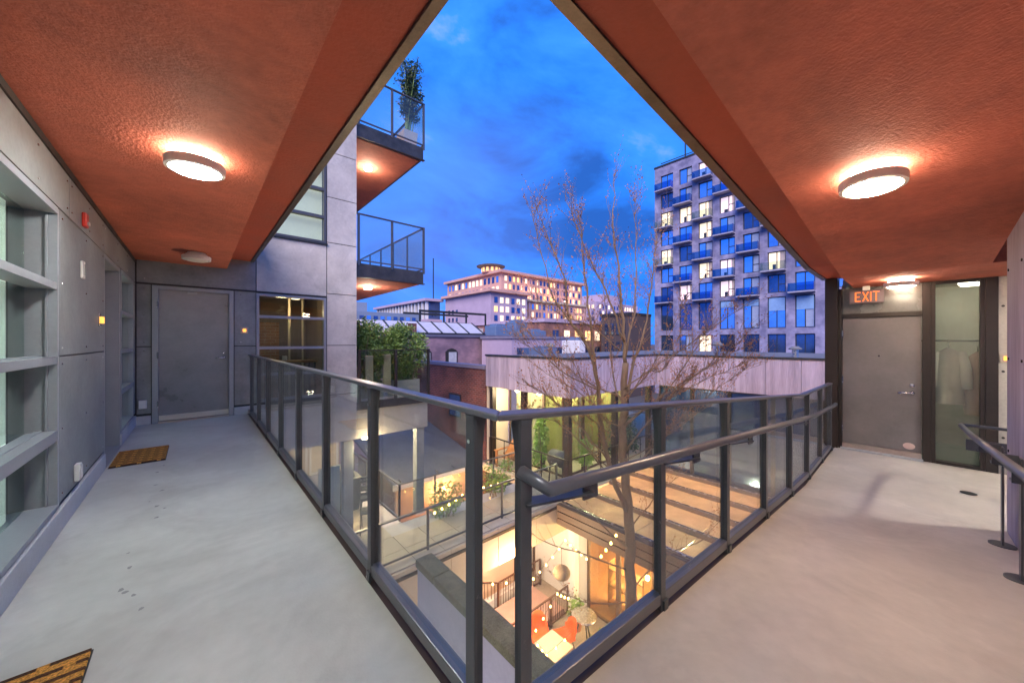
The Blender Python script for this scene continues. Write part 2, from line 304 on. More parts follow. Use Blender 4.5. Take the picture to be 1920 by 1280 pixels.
wpanel(-.52, 1.19, .19, 2.205); wpanel(2.225, 2.435, .19, 2.205, 3, 1)
wpanel(3.90, 5.485, .19, 1.192, 3, 3); wpanel(3.90, 5.485, 1.204, 2.205, 3, 3); wpanel(7.795, 7.99, .19, 2.205, 4, 1)
for a, b, n in ((-.52, 2.1, 3), (2.11, 4.15, 4), (4.16, 5.485, 3), (5.495, 7.99, 4)): wpanel(a, b, 2.217, 2.515, 2, n)
bx('top_trim', darktrim, LW, (-.7155, -.694, -.52, 7.99, 2.522, 2.569))
MB().box(-.7165, -.688, -.53, 5.50, 0, .155).box(-.7165, -.688, 6.56, 7.99, 0, .155).build('kerb', kerbm, LW, .006)
def deep_window(y0, y1):
    wd = MB()
    wd.box(-.90, -.699, y1 - .001, y1 + .038, .166, 2.20); wd.box(-.90, -.699, y0 - .038, y0 + .001, .166, 2.20)
    wd.box(-.90, -.697, y0, y1, 2.16, 2.204); wd.box(-.90, -.697, y0, y1, .166, .20)
    wd.box(-.752, -.741, y1 - .013, y1 - .001, .2, 2.16); wd.box(-.752, -.741, y0 + .001, y0 + .013, .2, 2.16)
    o = wd.build('window', framem, LW, .002)
    for za, zb in ((1.650, 1.697), (1.148, 1.199), (.628, .70)):
        MB().box(-.832, -.702, y0 + .001, y1 - .001, za, zb).box(-.80, -.765, y0 + .001, y1 - .001, zb, zb + .006).build('transom', framem, o, .002)
    for za, zb in ((.20, .628), (.70, 1.148), (1.199, 1.65), (1.697, 2.16)):
        bx('pane', wglass, o, (-.846, -.836, y0 + .002, y1 - .002, za + .001, zb - .001))
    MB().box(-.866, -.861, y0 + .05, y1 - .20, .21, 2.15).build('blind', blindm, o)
    bx('back', darktrim, o, (-1.08, -1.07, y0, y1, .17, 2.2))
deep_window(2.48, 3.85); deep_window(6.64, 7.75)
def side_door(y0, y1):
    d = MB().box(-.90, -.862, y0 + .04, y1 - .04, .03, 2.15).build('door', doorm, LW, .002)
    f = MB().box(-.92, -.702, y0 + .001, y0 + .04, 0, 2.204).box(-.92, -.702, y1 - .04, y1 - .001, 0, 2.204).box(-.92, -.702, y0 + .04, y1 - .04, 2.16, 2.204).build('door_frame', framem, d, .002)
    bx('threshold', framem, d, (-.93, -.690, y0 + .04, y1 - .04, 0, .022), .003)
    MB().tube([(-.865, y0 + .12, 1.0), (-.80, y0 + .12, 1.0)], .012).tube([(-.80, y0 + .12, 1.0), (-.80, y0 + .25, 1.0)], .010).build('handle', chrome, d, smooth=True)
    bx('back', darktrim, d, (-1.08, -1.07, y0, y1, 0, 2.2))
side_door(1.21, 2.21); side_door(5.505, 6.555)
# small fittings on the left wall
a = thing('fire_alarm', 'small red fire alarm sounder high on the grey panel wall', 'alarm', (-.70, 4.57, 2.30))
bx('back_box', redp, a, (-.699, -.672, 4.525, 4.615, 2.245, 2.36), .006); bx('strobe', whitep, a, (-.672, -.66, 4.55, 4.59, 2.262, 2.29), .004)
a = thing('wall_sensor', 'slim cream rectangular plate above the amber light on the grey wall', 'wall plate', (-.70, 4.515, 1.88))
bx('cover', whitep, a, (-.699, -.683, 4.48, 4.555, 1.815, 1.955), .004); bx('lens', M('sensor_lens', (.5, .5, .46), .2), a, (-.683, -.679, 4.505, 4.53, 1.84, 1.93))
a = thing('number_light', 'glowing amber number light on the left wall beside the recessed door', 'light', (-.70, 5.247, 1.5))
bx('plate', chrome, a, (-.699, -.694, 5.20, 5.30, 1.44, 1.575), .002); bx('lens', amber, a, (-.694, -.668, 5.222, 5.278, 1.475, 1.54), .006)
def outlet(label, loc, ax):
    a = thing('outlet_box', label, 'outlet', loc); x, y, z = loc
    if ax == 'x':
        bx('cover', whitep, a, (x + .001, x + .032, y - .04, y + .04, z - .065, z + .065), .006); bx('lid', whitep, a, (x + .0325, x + .038, y - .03, y + .03, z - .052, z + .052), .003)
    else:
        bx('cover', whitep, a, (x - .045, x + .045, y - .032, y - .001, z - .065, z + .065), .006); bx('lid', whitep, a, (x - .034, x + .034, y - .038, y - .0325, z - .052, z + .052), .003)
outlet('white weatherproof outlet box low on the grey wall beside the large window', (-.70, 4.31, .29), 'x')
outlet('white weatherproof outlet box low on the narrow panel left of the end door', (-.617, 8.0, .318), 'y')

# ================================================================ END BUILDING
EB = thing('apartment_building', 'grey panel-clad apartment block with orange-bottomed balconies closing the left walkway', 'building', (1.0, 8.2, -6.9))
co = MB()
co.box(-1.1, -.517, 8.016, 8.30, -.8, 2.19); co.box(.503, .83, 8.016, 8.30, -.8, 2.19); co.box(2.0, 2.588, 8.016, 8.30, -.8, 9.4)
co.box(-1.1, 2.0, 8.017, 8.30, 2.19, 3.30); co.box(-1.1, .30, 8.016, 8.30, 3.30, 9.4); co.box(.30, 2.0, 8.016, 8.30, 5.2, 6.3); co.box(.30, 2.0, 8.016, 8.30, 8.2, 9.4); co.box(.83, 2.0, 8.016, 8.30, -.8, .186); co.box(-.517, .503, 8.06, 8.30, -.8, 0)
co.box(2.30, 2.588, 8.30, 13.5, -.8, 9.4)
co.build('wall_core', darktrim, EB)
def epanel(x0, x1, z0, z1, m=facadem, scr=False):
    p = bx('panel', m, EB, (x0, x1, 8.0, 8.0155, z0, z1), .002)
    if scr:
        for k in range(3): inst('screw', screwy, (x0 + min(.09, (x1 - x0) / 2), 8.0, z0 + .06 + (z1 - z0 - .12) * k / 2), p)
for za, zb in ((.17, 1.212), (1.226, 2.195)):
    epanel(-.685, -.528, za, zb, panelm, True); epanel(.514, .822, za, zb, panelm, True)
epanel(-.685, .822, 2.225, 3.29, panelm, True); epanel(.836, 2.004, 2.225, 3.262)
for za, zb in ((-.8, .19), (.204, 1.212), (1.226, 2.275), (2.29, 3.325), (3.34, 4.26), (4.274, 5.19), (5.204, 6.27), (6.284, 7.3), (7.314, 8.4), (8.414, 9.4)): epanel(2.018, 2.60, za, zb)
epanel(.30, 2.004, 5.26, 6.23); epanel(.30, 2.004, 8.26, 9.3); epanel(.83, 2.004, -.8, .05)
MB().box(2.588, 2.60, 8.017, 13.5, -.8, 9.4).build('side_cladding', facadem, EB)
MB().box(-.70, -.527, 7.97, 8.0155, 0, .135).box(.51, .80, 7.97, 8.0155, 0, .135).build('kerb', kerbm, EB, .005)
bx('drip_edge', darktrim, EB, (-.56, 2.01, 7.985, 8.0155, 2.197, 2.222))
# end door
d = MB().box(-.444, .436, 8.022, 8.06, .015, 2.13).build('door', doorm, EB, .002, label='dark grey flush steel door with a pale kick strip')
frame = MB(); frame.box(-.517, -.446, 7.975, 8.07, 0, 2.19).box(.438, .503, 7.975, 8.07, 0, 2.19).box(-.446, .438, 7.975, 8.07, 2.132, 2.19); frame.build('door_frame', framem, d, .003)
bx('kick_strip', M('alu_strip', (.62, .60, .56), .35, .6, var=.08), d, (-.443, .435, 8.014, 8.022, .03, .115), .002)
bx('threshold', M('alu_threshold', (.55, .48, .42), .35, .7), d, (-.446, .438, 7.955, 8.05, .001, .016), .003)
MB().tube([(.37, 8.022, 1.02), (.37, 7.97, 1.02)], [.026, .014]).tube([(.375, 7.972, 1.02), (.255, 7.972, 1.015)], .009).tube([(.365, 8.022, 1.10), (.365, 8.006, 1.10)], [.018, .016]).build('handle', chrome, d, smooth=True)
for z in (.30, 1.08, 1.88): MB().tube([(-.452, 7.972, z - .05), (-.452, 7.972, z + .05)], .010, 8).build('hinge', chrome, d)
bx('closer_shoe', framem, d, (-.1, .02, 8.012, 8.022, 2.09, 2.13))
# lower window with a room behind it
def ewindow(name, x0, x1, z0, z1, bars, fm):
    o = frame_y(MB(), 7.985, 8.10, x0, x1, z0, z1, .045).build('window', fm, EB, .002)
    zs = [z0 + .045] + [q for b in bars for q in b] + [z1 - .045]
    for za, zb in bars: bx('transom', fm, o, (x0 + .045, x1 - .045, 7.99, 8.09, za, zb), .002)
    for k in range(0, len(zs), 2): bx('pane', wglass, o, (x0 + .046, x1 - .046, 8.05, 8.06, zs[k] + .001, zs[k + 1] - .001))
    return o
ewindow('window', .83, 2.0, .186, 2.186, ((1.155, 1.205), (1.735, 1.785), (.66, .71)), framem)
o = ewindow('window', .30, 2.0, 3.30, 5.20, ((3.80, 3.86), (4.36, 4.42), (4.83, 4.88)), M('bronze_grey_frame', (.10, .10, .10), .4, .3))
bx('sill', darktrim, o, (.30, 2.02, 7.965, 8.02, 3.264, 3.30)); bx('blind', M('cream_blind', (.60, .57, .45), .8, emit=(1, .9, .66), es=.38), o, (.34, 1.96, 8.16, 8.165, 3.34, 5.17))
bx('window', darkglass, EB, (.30, 2.0, 8.05, 8.08, 6.3, 8.2))
rm = MB().box(.50, 2.29, 11.0, 11.1, -.1, 2.4).box(.45, .50, 8.31, 11.0, -.1, 2.4).box(2.24, 2.29, 8.31, 11, -.1, 2.4).build('room_wall', M('room_wall_paint', (.16, .13, .11), .8), EB)
bx('brick_pier', brick_int, rm, (.55, 1.60, 10.8, 10.99, -.1, 1.78)); MB().box(1.62, 1.66, 9.7, 9.75, .0, 2.4).box(1.90, 1.93, 9.7, 9.75, 0, 2.4).build('door_jamb', cream, rm)
bx('room_floor', woodm, rm, (.45, 2.29, 8.31, 11, -.14, -.1)); bx('room_ceiling', M('room_ceiling_paint', (.18, .15, .13), .8), rm, (.45, 2.29, 8.31, 11, 2.4, 2.5))
pl = thing('pendant_lamp', 'small lit ceiling lamp inside the room behind the barred window', 'lamp', (1.75, 9.6, 2.3))
MB().lathe([(.10, 2.30), (.12, 2.34), (.05, 2.399)], (1.75, 9.6, 0), 16).build('shade', whitep, pl); MB().lathe([(.08, 2.285), (.095, 2.299)], (1.75, 9.6, 0), 16).build('diffuser', EMIT('room_lamp', (1, .75, .5), 4), pl)
point_light('room_lamp_light', (1.45, 9.5, 2.0), 13, (1, .66, .36), .1, pl)
tb = thing('dining_table', 'wooden table standing inside the room behind the barred window', 'table', (1.55, 9.2, -.1))
bx('table_top', woodm, tb, (1.15, 2.05, 8.9, 9.5, .84, .88), .004)
for x in (1.2, 2.0):
    for y in (8.95, 9.45): bx('leg', darktrim, tb, (x - .02, x + .02, y - .02, y + .02, -.1, .84))
MB().lathe([(.03, .881), (.05, .90), (.05, .98), (.045, .985)], (1.45, 9.1, 0), 14).build('mug', whitep, None, label='pale mug standing on the wooden table behind the window', cat='mug')
a = thing('number_plate', 'square plate with a glowing amber number right of the end door', 'number plate', (.654, 8.0, 1.45))
bx('plate', M('plate_tan', (.42, .36, .30), .5), a, (.60, .71, 7.988, 7.9995, 1.44, 1.555), .003); bx('lens', amber, a, (.632, .68, 7.972, 7.988, 1.472, 1.525), .004)
# balconies
def balcony(z, planter=False):
    b = MB().hexa([(2.61, 8.12, z - .32), (4.12, 8.12, z - .32), (4.12, 13.2, z - .32), (2.61, 13.2, z - .32)], [(2.61, 8.12, z - .02), (4.12, 8.12, z - .02), (4.12, 13.2, z - .02), (2.61, 13.2, z - .02)]).build('balcony', stucco, EB)
    MB().box(2.61, 4.20, 8.05, 8.11, z - .29, z).box(4.13, 4.20, 8.111, 13.25, z - .29, z).box(2.61, 4.24, 8.03, 8.12, z - .31, z - .291).build('fascia', trimm, b, .003)
    for x in (2.66, 3.41, 4.21): bx('post', steel, b, (x - .022, x + .022, 8.03, 8.07, z - .05, z + 1.06))
    for y in (8.95, 9.85, 10.75, 11.65, 12.55): bx('post', steel, b, (4.19, 4.22, y - .02, y + .02, z, z + 1.05))
    MB().box(2.62, 4.235, 8.025, 8.075, z + 1.061, z + 1.085).box(4.185, 4.235, 8.076, 13.2, z + 1.061, z + 1.085).build('top_rail', steel, b)
    MB().box(2.69, 4.19, 8.035, 8.065, z + .05, z + .075).box(4.19, 4.22, 8.08, 13.2, z + .05, z + .075).build('bottom_rail', steel, b)
    bx('pane', glass, b, (2.69, 3.38, 8.045, 8.055, z + .08, z + 1.05)); bx('pane', glass, b, (3.44, 4.18, 8.045, 8.055, z + .08, z + 1.05))
    bx('pane', glass, b, (4.20, 4.21, 8.08, 13.1, z + .08, z + 1.05))
balcony(3.01); balcony(6.06)
for z, lab in ((2.69, 'small lamp under the lower balcony above the shrubs'), (5.74, 'small lamp under the upper balcony'), (8.8, 'small lamp over the top balcony')):
    t = thing('balcony_lamp', lab, 'lamp', (3.3, 9.3, z), 'lamps under the balconies'); MB().lathe([(.09, z - .06), (.10, z - .03), (.10, z - .001)], (3.3, 9.3, 0), 18).build('diffuser', EMIT('balcony_glow', (1, .84, .66), 14) if 'balcony_glow' not in MATS else MATS['balcony_glow'], t); point_light('balcony_light', (3.3, 9.3, z - .16), 45, (1, .80, .58), .1, t)
bx('balcony', stucco, EB, (2.61, 4.12, 8.12, 13.2, 8.801, 9.1))
# planted terrace at walkway level
b = bx('terrace_slab', M('slab_concrete', (.36, .34, .31), .8, var=.25, scale=2), EB, (2.61, 4.34, 8.10, 13.5, -.82, -.10))
MB().box(2.61, 4.36, 8.05, 8.099, -.20, -.02).build('edge_beam', bronze, b)
for x in (2.67, 3.50, 4.34): bx('post', bronze, b, (x - .03, x + .03, 8.03, 8.075, -.05, 1.09))
MB().box(2.64, 4.37, 8.025, 8.08, 1.091, 1.115).build('top_rail', bronze, b)
bx('pane', frosted, b, (2.70, 3.47, 8.045, 8.055, .04, 1.085)); bx('pane', frosted, b, (3.53, 4.31, 8.045, 8.055, .04, 1.085))
bx('corner_pier', wallc, EB, (2.61, 2.69, 8.5, 8.62, -.09, 2.68))
def foliage(mb, c, rad, n, size, squash=1.0):
    for _ in range(n):
        while True:
            p = Vector((random.uniform(-1, 1), random.uniform(-1, 1), random.uniform(-1, 1)))
            if .25 < p.length < 1: break
        p = Vector((c[0] + p.x * rad[0], c[1] + p.y * rad[1], c[2] + p.z * rad[2]))
        t = Vector((random.gauss(0, 1), random.gauss(0, 1), random.gauss(0, .7))).normalized(); s = t.cross(Vector((random.gauss(0, 1), random.gauss(0, 1), random.gauss(0, 1)))).normalized()
        l = size * random.uniform(.6, 1.3); wv = l * .22 * squash
        mb.add([p, p + t * l * .5 + s * wv, p + t * l, p + t * l * .5 - s * wv], [(0, 1, 2, 3)])
def bush(name, label, cat, c, rad, n, size, mat, group=None, pot=None, stems=6, base=None):
    base = base if base is not None else c[2] - rad[2]
    t = thing(name, label, cat, (c[0], c[1], base), group)
    st = MB()
    for _ in range(stems):
        e_ = Vector((c[0] + random.uniform(-.7, .7) * rad[0], c[1] + random.uniform(-.7, .7) * rad[1], c[2] + random.uniform(-.2, .8) * rad[2])); b_ = Vector((c[0] + random.uniform(-.12, .12), c[1] + random.uniform(-.08, .08), base))
        st.tube([b_, (b_ + e_) / 2 + Vector((random.uniform(-.05, .05), random.uniform(-.05, .05), .05)), e_], [.012, .009, .004], 5)
    st.build('stem', twigm, t)
    fo = MB()
    for _ in range(16):
        q = Vector((random.uniform(-.75, .75) * rad[0], random.uniform(-.75, .75) * rad[1], random.uniform(-.7, .75) * rad[2])); foliage(fo, Vector(c) + q, [r_ * random.uniform(.32, .55) for r_ in rad], n // 16, size)
    fo.build('crown', mat, t)
    return t
bush('shrub', 'bushy green shrub behind the glass of the lower terrace, beside the facade edge', 'shrub', (3.0, 8.55, .95), (.55, .34, .74), 9000, .085, leafm, 'terrace shrubs', base=.0)
bush('shrub', 'bushy green shrub behind the glass of the lower terrace, nearer its outer corner', 'shrub', (3.95, 8.58, .95), (.55, .34, .80), 9000, .085, leafm, 'terrace shrubs', base=.0)
for x, lab in ((3.02, 'grey planter box under the shrub beside the facade edge'), (3.95, 'grey planter box under the shrub at the terrace outer corner')):
    t = thing('planter_box', lab, 'planter', (x, 8.62, -.1)); MB().box(x - .32, x + .32, 8.38, 8.40, -.099, .35).box(x - .32, x + .32, 8.84, 8.86, -.099, .35).box(x - .32, x - .30, 8.401, 8.839, -.099, .35).box(x + .30, x + .32, 8.401, 8.839, -.099, .35).build('box_side', wallc, t); bx('soil', darkm, t, (x - .299, x + .299, 8.402, 8.838, -.09, .31))
for x, zt, lab in ((2.95, .98, 'pale cushion leaning behind the terrace glass next to the facade'), (3.36, 1.0, 'tall pale cushion leaning behind the terrace glass by its middle post')):
    MB().box(x - .09, x + .09, 8.2, 8.26, .2, zt).build('cushion', cream, None, .02, label=lab, cat='cushion')
t = thing('bamboo_plant', 'tall bamboo plant in a pale square planter on the top balcony', 'plant', (4.0, 8.5, 6.06))
MB().hexa([(3.84, 8.32, 6.06), (4.14, 8.32, 6.06), (4.14, 8.66, 6.06), (3.84, 8.66, 6.06)], [(3.80, 8.28, 6.50), (4.17, 8.28, 6.50), (4.17, 8.70, 6.50), (3.80, 8.70, 6.50)]).build('planter', wallc, t)
st = MB(); fo = MB()
for _ in range(13):
    b_ = Vector((4.0 + random.uniform(-.1, .1), 8.5 + random.uniform(-.1, .1), 6.45)); e_ = b_ + Vector((random.uniform(-.28, .28), random.uniform(-.25, .25), random.uniform(1.2, 1.75)))
    st.tube([b_, (b_ * .45 + e_ * .55) + Vector((0, 0, .05)), e_], [.012, .010, .005], 5)
    for k in range(6): foliage(fo, b_ + (e_ - b_) * random.uniform(.35, 1.05), (.16, .16, .14), 34, .10, .7)
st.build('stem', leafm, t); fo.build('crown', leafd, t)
# ================================================================ GLASS RAILING
RL = thing('glass_railing', 'dark steel and glass railing wrapping the corner of the walkway and ramp', 'railing', (.74, .90, 0))
XR, YR = .735, .895
PL = [1.025, 1.985, 2.94, 3.895, 4.85, 5.805, 6.76, 7.70]
PR = [.835, 1.82, 2.79, 3.76, 4.72, 5.64, 6.53, 7.36]
RZ = lambda x: 1.068 - .0833 * (min(x, 5.35) - .72) - .012 * max(0, x - 5.35)      # top of the cap along the ramp
cap = MB(); cz = .022
cap.hexa([(XR - .03, YR - .03, 1.07 - cz), (XR + .03, YR + .03, 1.07 - cz), (XR + .03, 7.98, 1.07 - cz), (XR - .03, 7.98, 1.07 - cz)], [(XR - .03, YR - .03, 1.07), (XR + .03, YR + .03, 1.07), (XR + .03, 7.98, 1.07), (XR - .03, 7.98, 1.07)])
cap.build('top_rail', capm, RL, .006)
cap = MB()
def capseg(xa, xb, za, zb, first=False):
    la, ra = (XR - .03, XR + .03) if first else (xa, xa)
    cap.hexa([(la, YR - .03, za - cz), (xb, YR - .03, zb - cz), (xb, YR + .03, zb - cz), (ra, YR + .03, za - cz)], [(la, YR - .03, za), (xb, YR - .03, zb), (xb, YR + .03, zb), (ra, YR + .03, za)])
capseg(XR, 5.35, 1.07, RZ(5.35), True); capseg(5.35, 7.42, RZ(5.35), RZ(7.42)); cap.build('top_rail', capm, RL, .006)
for i, y in enumerate(PL):
    p = MB().box(XR - .024, XR - .012, y - .026, y + .026, .0, 1.047).box(XR - .012, XR + .026, y - .009, y + .009, -.02, 1.047)
    p.hexa([(XR - .012, y - .009, .93), (XR + .0265, y - .009, .93), (XR + .0265, y + .0095, .93), (XR - .012, y + .0095, .93)], [(XR - .028, y - .028, 1.046), (XR + .028, y - .028, 1.046), (XR + .028, y + .028, 1.046), (XR - .028, y + .028, 1.046)])
    o = p.build('post', steel, RL, .002)
    MB().box(XR - .036, XR - .0245, y - .03, y + .012, -.012, .05).build('bracket', steel, o); MB().tube([(XR - .024, y, .955), (XR - .030, y, .955)], .008, 6).build('bolt', chrome, o); MB().tube([(XR - .036, y - .01, .025), (XR - .042, y - .01, .025)], .008, 6).build('bolt', chrome, o)
for i, x in enumerate(PR):
    zf = rampz(x); zt = RZ(x) - cz
    p = MB().box(x - .026, x + .026, YR - .024, YR - .012, zf, zt - .001).box(x - .009, x + .009, YR - .012, YR + .026, zf - .02, zt - .001)
    p.hexa([(x - .009, YR - .012, zt - .12), (x + .009, YR - .012, zt - .12), (x + .009, YR + .0265, zt - .12), (x - .009, YR + .0265, zt - .12)], [(x - .028, YR - .028, zt + .003), (x + .028, YR - .028, zt - .001), (x + .028, YR + .028, zt - .001), (x - .028, YR + .028, zt + .003)])
    o = p.build('post', steel, RL, .002)
    MB().box(x - .012, x + .03, YR - .036, YR - .0245, zf - .012, zf + .05).build('bracket', steel, o)
for a, b in zip(PL[:-1], PL[1:]):
    bx('pane', glass, RL, (XR + .001, XR + .011, a + .012, b - .012, .085, 1.045))
    bx('bottom_rail', capm, RL, (XR - .022, XR + .03, a + .0105, b - .0105, .028, .084), .004)
bx('bottom_rail', capm, RL, (XR - .022, XR + .03, 7.711, 7.99, .028, .084), .004)
for a, b in zip(PR[:-1], PR[1:]):
    a1, b1 = a + .012, b - .012
    def sl4(x, y0, y1, z): return [(a1, y0, z[0]), (b1, y0, z[1]), (b1, y1, z[1]), (a1, y1, z[0])]
    MB().hexa(sl4(0, YR + .001, YR + .011, (rampz(a1) + .086, rampz(b1) + .086)), sl4(0, YR + .001, YR + .011, (RZ(a1) - .025, RZ(b1) - .025))).build('pane', glass, RL)
    MB().hexa(sl4(0, YR - .022, YR + .03, (rampz(a1) + .028, rampz(b1) + .028)), sl4(0, YR - .022, YR + .03, (rampz(a1) + .084, rampz(b1) + .084))).build('bottom_rail', capm, RL, .004)
hp = [(.815, .885, .868), (.862, .795, .818), (5.4, .795, .432), (6.95, .795, .372), (7.10, .795, .375)]
hr = MB().tube(hp, .0235, 14).build('handrail', capm, RL, smooth=True)
for x in (1.06, 2.02, 2.98, 4.92, 6.6):
    z = .818 - .0852 * (x - .862) if x < 5.4 else .40
    xp = min(PR, key=lambda q: abs(q - x))
    MB().hexa([(x - .01, .795, z - .075), (x + .075, .795, z - .082), (x + .075, .803, z - .082), (x - .01, .803, z - .075)], [(x - .01, .795, z - .012), (x + .075, .795, z - .019), (x + .075, .803, z - .019), (x - .01, .803, z - .012)]).bar((x + .03, .80, z - .05), (xp, .884, z - .05), .06, .008).build('bracket', steel, hr)

# ================================================================ RIGHT GUARD
RG = thing('ramp_handrail', 'rounded steel handrail on flat posts along the concrete wall at the right', 'handrail', (4.8, -.45, -.35))
MB().tube([(1.6, -.335, .80), (5.35, -.335, .435), (6.55, -.335, .345)], .0235, 14).build('handrail', capm, RG, smooth=True)
MB().tube([(6.55, -.345, .35), (6.55, -1.4, .35)], .018, 10).build('return_rail', steel, RG, smooth=True)
MB().box(6.40, 6.412, -1.4, -.36, .10, .22).build('return_plate', steel, RG)
for x in (2.50, 3.29, 4.08, 4.87):
    zf = rampz(x); zh = .80 - .0973 * (x - 1.6)
    p = MB().box(x - .035, x + .035, -.463, -.451, zf + .012, zh - .03).build('post', steel, RG, .002)
    MB().lathe([(.072, zf + .001), (.072, zf + .011), (.066, zf + .013)], (x, -.457, 0), 24).build('base_plate', steel, p)
    MB().box(x + .02, x + .10, -.4505, -.34, zh - .10, zh - .088).box(x + .02, x + .032, -.45, -.34, zh - .088, zh - .02).build('bracket', steel, p)
MB().bar((2.3, -.457, .56), (4.95, -.457, .33), .012, .06).build('flat_rail', steel, RG)
CW = thing('concrete_wall', 'board-formed concrete side wall with tie holes along the right of the ramp', 'wall', (5.0, -.6, -.7))
MB().box(-.716, 5.40, -.80, -.531, -1.0, 3.25).build('wall_core', concm, CW)
for x in (5.30, 4.70, 4.1):
    for z in (.35, 1.15, 1.92): MB().tube([(x, -.5305, z), (x, -.524, z)], .012, 10).build('tie_hole', darkm, CW)

# ================================================================ RIGHT END WALL
ER = thing('entry_wall', 'bronze framed entry wall with taupe door and tall sidelight at the ramp end', 'wall', (7.75, .1, -.38))
F0 = -.383
bx('post', bronze, ER, (7.62, 7.80, .83, .985, -.6, 2.30), .003); bx('jamb', bronze, ER, (7.66, 7.78, .785, .829, F0, 2.13), .003)
bx('mullion', bronze, ER, (7.66, 7.78, -.13, -.05, F0, 2.13), .003); bx('head', bronze, ER, (7.665, 7.775, -.049, .784, 1.665, 1.73), .003)
bx('transom_light', M('transom_reflect', (.20, .21, .20), .25, .2, var=.25, scale=3), ER, (7.70, 7.71, -.049, .784, 1.731, 2.13))
d = bx('door', doorm2, ER, (7.70, 7.74, -.045, .782, -.285, 1.664), .002, label='taupe flush door with lever handle and a pale oval sticker')
bx('threshold', M('sill_plate', (.46, .38, .33), .4, .4), d, (7.66, 7.75, -.045, .782, F0, -.288), .003); bx('sill_step', kerbm, d, (7.60, 7.659, -.06, .80, F0, -.355), .003)
MB().tube([(7.70, .045, .56), (7.645, .045, .56)], [.03, .016], 14).tube([(7.648, .045, .56), (7.645, .10, .562), (7.648, .18, .555)], [.012, .013, .010]).tube([(7.70, .045, .665), (7.685, .045, .665)], [.026, .022], 14).build('handle', chrome, d, smooth=True)
for z in (-.05, .7, 1.42): MB().tube([(7.695, .786, z - .05), (7.695, .786, z + .05)], .011, 8).build('hinge', chrome, d)
MB().tube([(7.70, .377, 1.083), (7.694, .377, 1.083)], .011, 10).build('peephole', chrome, d)
stk = MB(); stk.add([(7.6975, .075 + .058 * math.cos(k * math.pi / 12), -.205 + .045 * math.sin(k * math.pi / 12)) for k in range(24)] + [(7.6992, .075 + .06 * math.cos(k * math.pi / 12), -.205 + .047 * math.sin(k * math.pi / 12)) for k in range(24)], [tuple(range(24)), tuple(range(47, 23, -1))] + [(k, 24 + k, 24 + (k + 1) % 24, (k + 1) % 24) for k in range(24)]); stk.build('sticker', M('sticker_pink', (.72, .52, .46), .5), d)
s_ = frame_x(MB(), 7.66, 7.77, -.585, -.131, F0, 2.129, .04).build('sidelight', bronze, ER, .003)
bx('pane', HAZY('sidelight_glass', (.93, .95, .90), .13), s_, (7.71, 7.72, -.546, -.17, F0 + .041, 2.088))
bx('post', bronze, ER, (7.655, 7.79, -.69, -.586, F0, 2.129), .003)
bx('concrete_return', M('plain_concrete', (.42, .39, .35), .8, var=.2, scale=3), ER, (7.67, 7.9, -3.0, -.691, -.6, 2.128))
for z in (1.75, .92, .08): MB().tube([(7.669, -.725, z), (7.664, -.725, z)], .014, 10).build('tie_hole', darkm, ER)
hall = MB().box(9.3, 9.4, -1.6, .80, F0, 2.2).box(7.91, 9.3, -1.6, -1.55, F0, 2.2).box(7.81, 9.3, .75, .80, F0, 2.2).box(7.91, 9.4, -1.6, .80, 2.2, 2.3).build('hall_wall', M('hall_paint', (.50, .51, .45), .7), ER)
bx('hall_floor', M('hall_floor_green', (.22, .30, .25), .35), hall, (7.81, 9.3, -1.55, .75, F0 - .1, F0 - .001))
hl = thing('hall_fill_lamp', 'flush lamp added on the hall ceiling to brighten the hall behind the sidelight', 'lamp', (8.6, -.55, 2.15)); MB().lathe([(.12, 2.13), (.14, 2.16), (.14, 2.199)], (8.6, -.55, 0), 18).build('diffuser', EMIT('hall_fill_glow', (1, .92, .76), 26), hl)  # added light source, raises the brightness behind the sidelight
def coat(label, cx, cy, mat, wd, ln, top):
    t = thing('coat', label, 'coat', (cx, cy, top - ln)); b = MB(); n = 18; prof = [(0, .05), (.03, .16), (.10, .42), (.30, .46), (.60, .5), (.9, .53), (1, .54)]
    v = []; f = []
    for q, (u, r_) in enumerate(prof):
        for k in range(n):
            a = 2 * math.pi * k / n; rip = 1 + .10 * math.sin(3 * a + q) * u
            v.append((cx + .10 * r_ * 2 * math.cos(a) * rip, cy + wd * r_ * math.sin(a) * rip, top - ln * u))
    for q in range(len(prof) - 1):
        for k in range(n): f.append((q * n + k, q * n + (k + 1) % n, (q + 1) * n + (k + 1) % n, (q + 1) * n + k))
    f.append(tuple(range(n))); b.add(v, f); b.build('body', mat, t, smooth=True)
    for s in (-1, 1): MB().tube([(cx, cy + s * wd * .40, top - .07), (cx - .02, cy + s * wd * .56, top - .3), (cx - .04, cy + s * wd * .62, top - .58)], [.055, .06, .05], 10).build('sleeve', mat, t, smooth=True)
    MB().tube([(cx, cy, top - .02), (cx, cy, top + .05), (cx + .03, cy, top + .08)], .006, 6).build('hanger_hook', chrome, t)
coat('white coat hanging just inside the sidelight', 8.02, -.30, M('white_cloth', (.75, .72, .66), .9), .26, .80, 1.22)
coat('pale pink coat hanging behind the white coat inside the sidelight', 8.12, -.56, M('pink_cloth', (.48, .36, .31), .9), .24, .88, 1.16)
MB().tube([(8.05, .3, 1.31), (8.14, -1.5, 1.31)], .012, 8).build('coat_rail', darktrim, ER)
a = thing('number_plate', 'square plate with a glowing amber number on the concrete right of the sidelight', 'number plate', (7.67, -.74, 1.08))
bx('plate', M('plate_tan2', (.42, .36, .30), .5), a, (7.656, 7.669, -.80, -.70, 1.03, 1.145), .003); bx('lens', amber, a, (7.645, 7.656, -.78, -.727, 1.06, 1.115), .004)
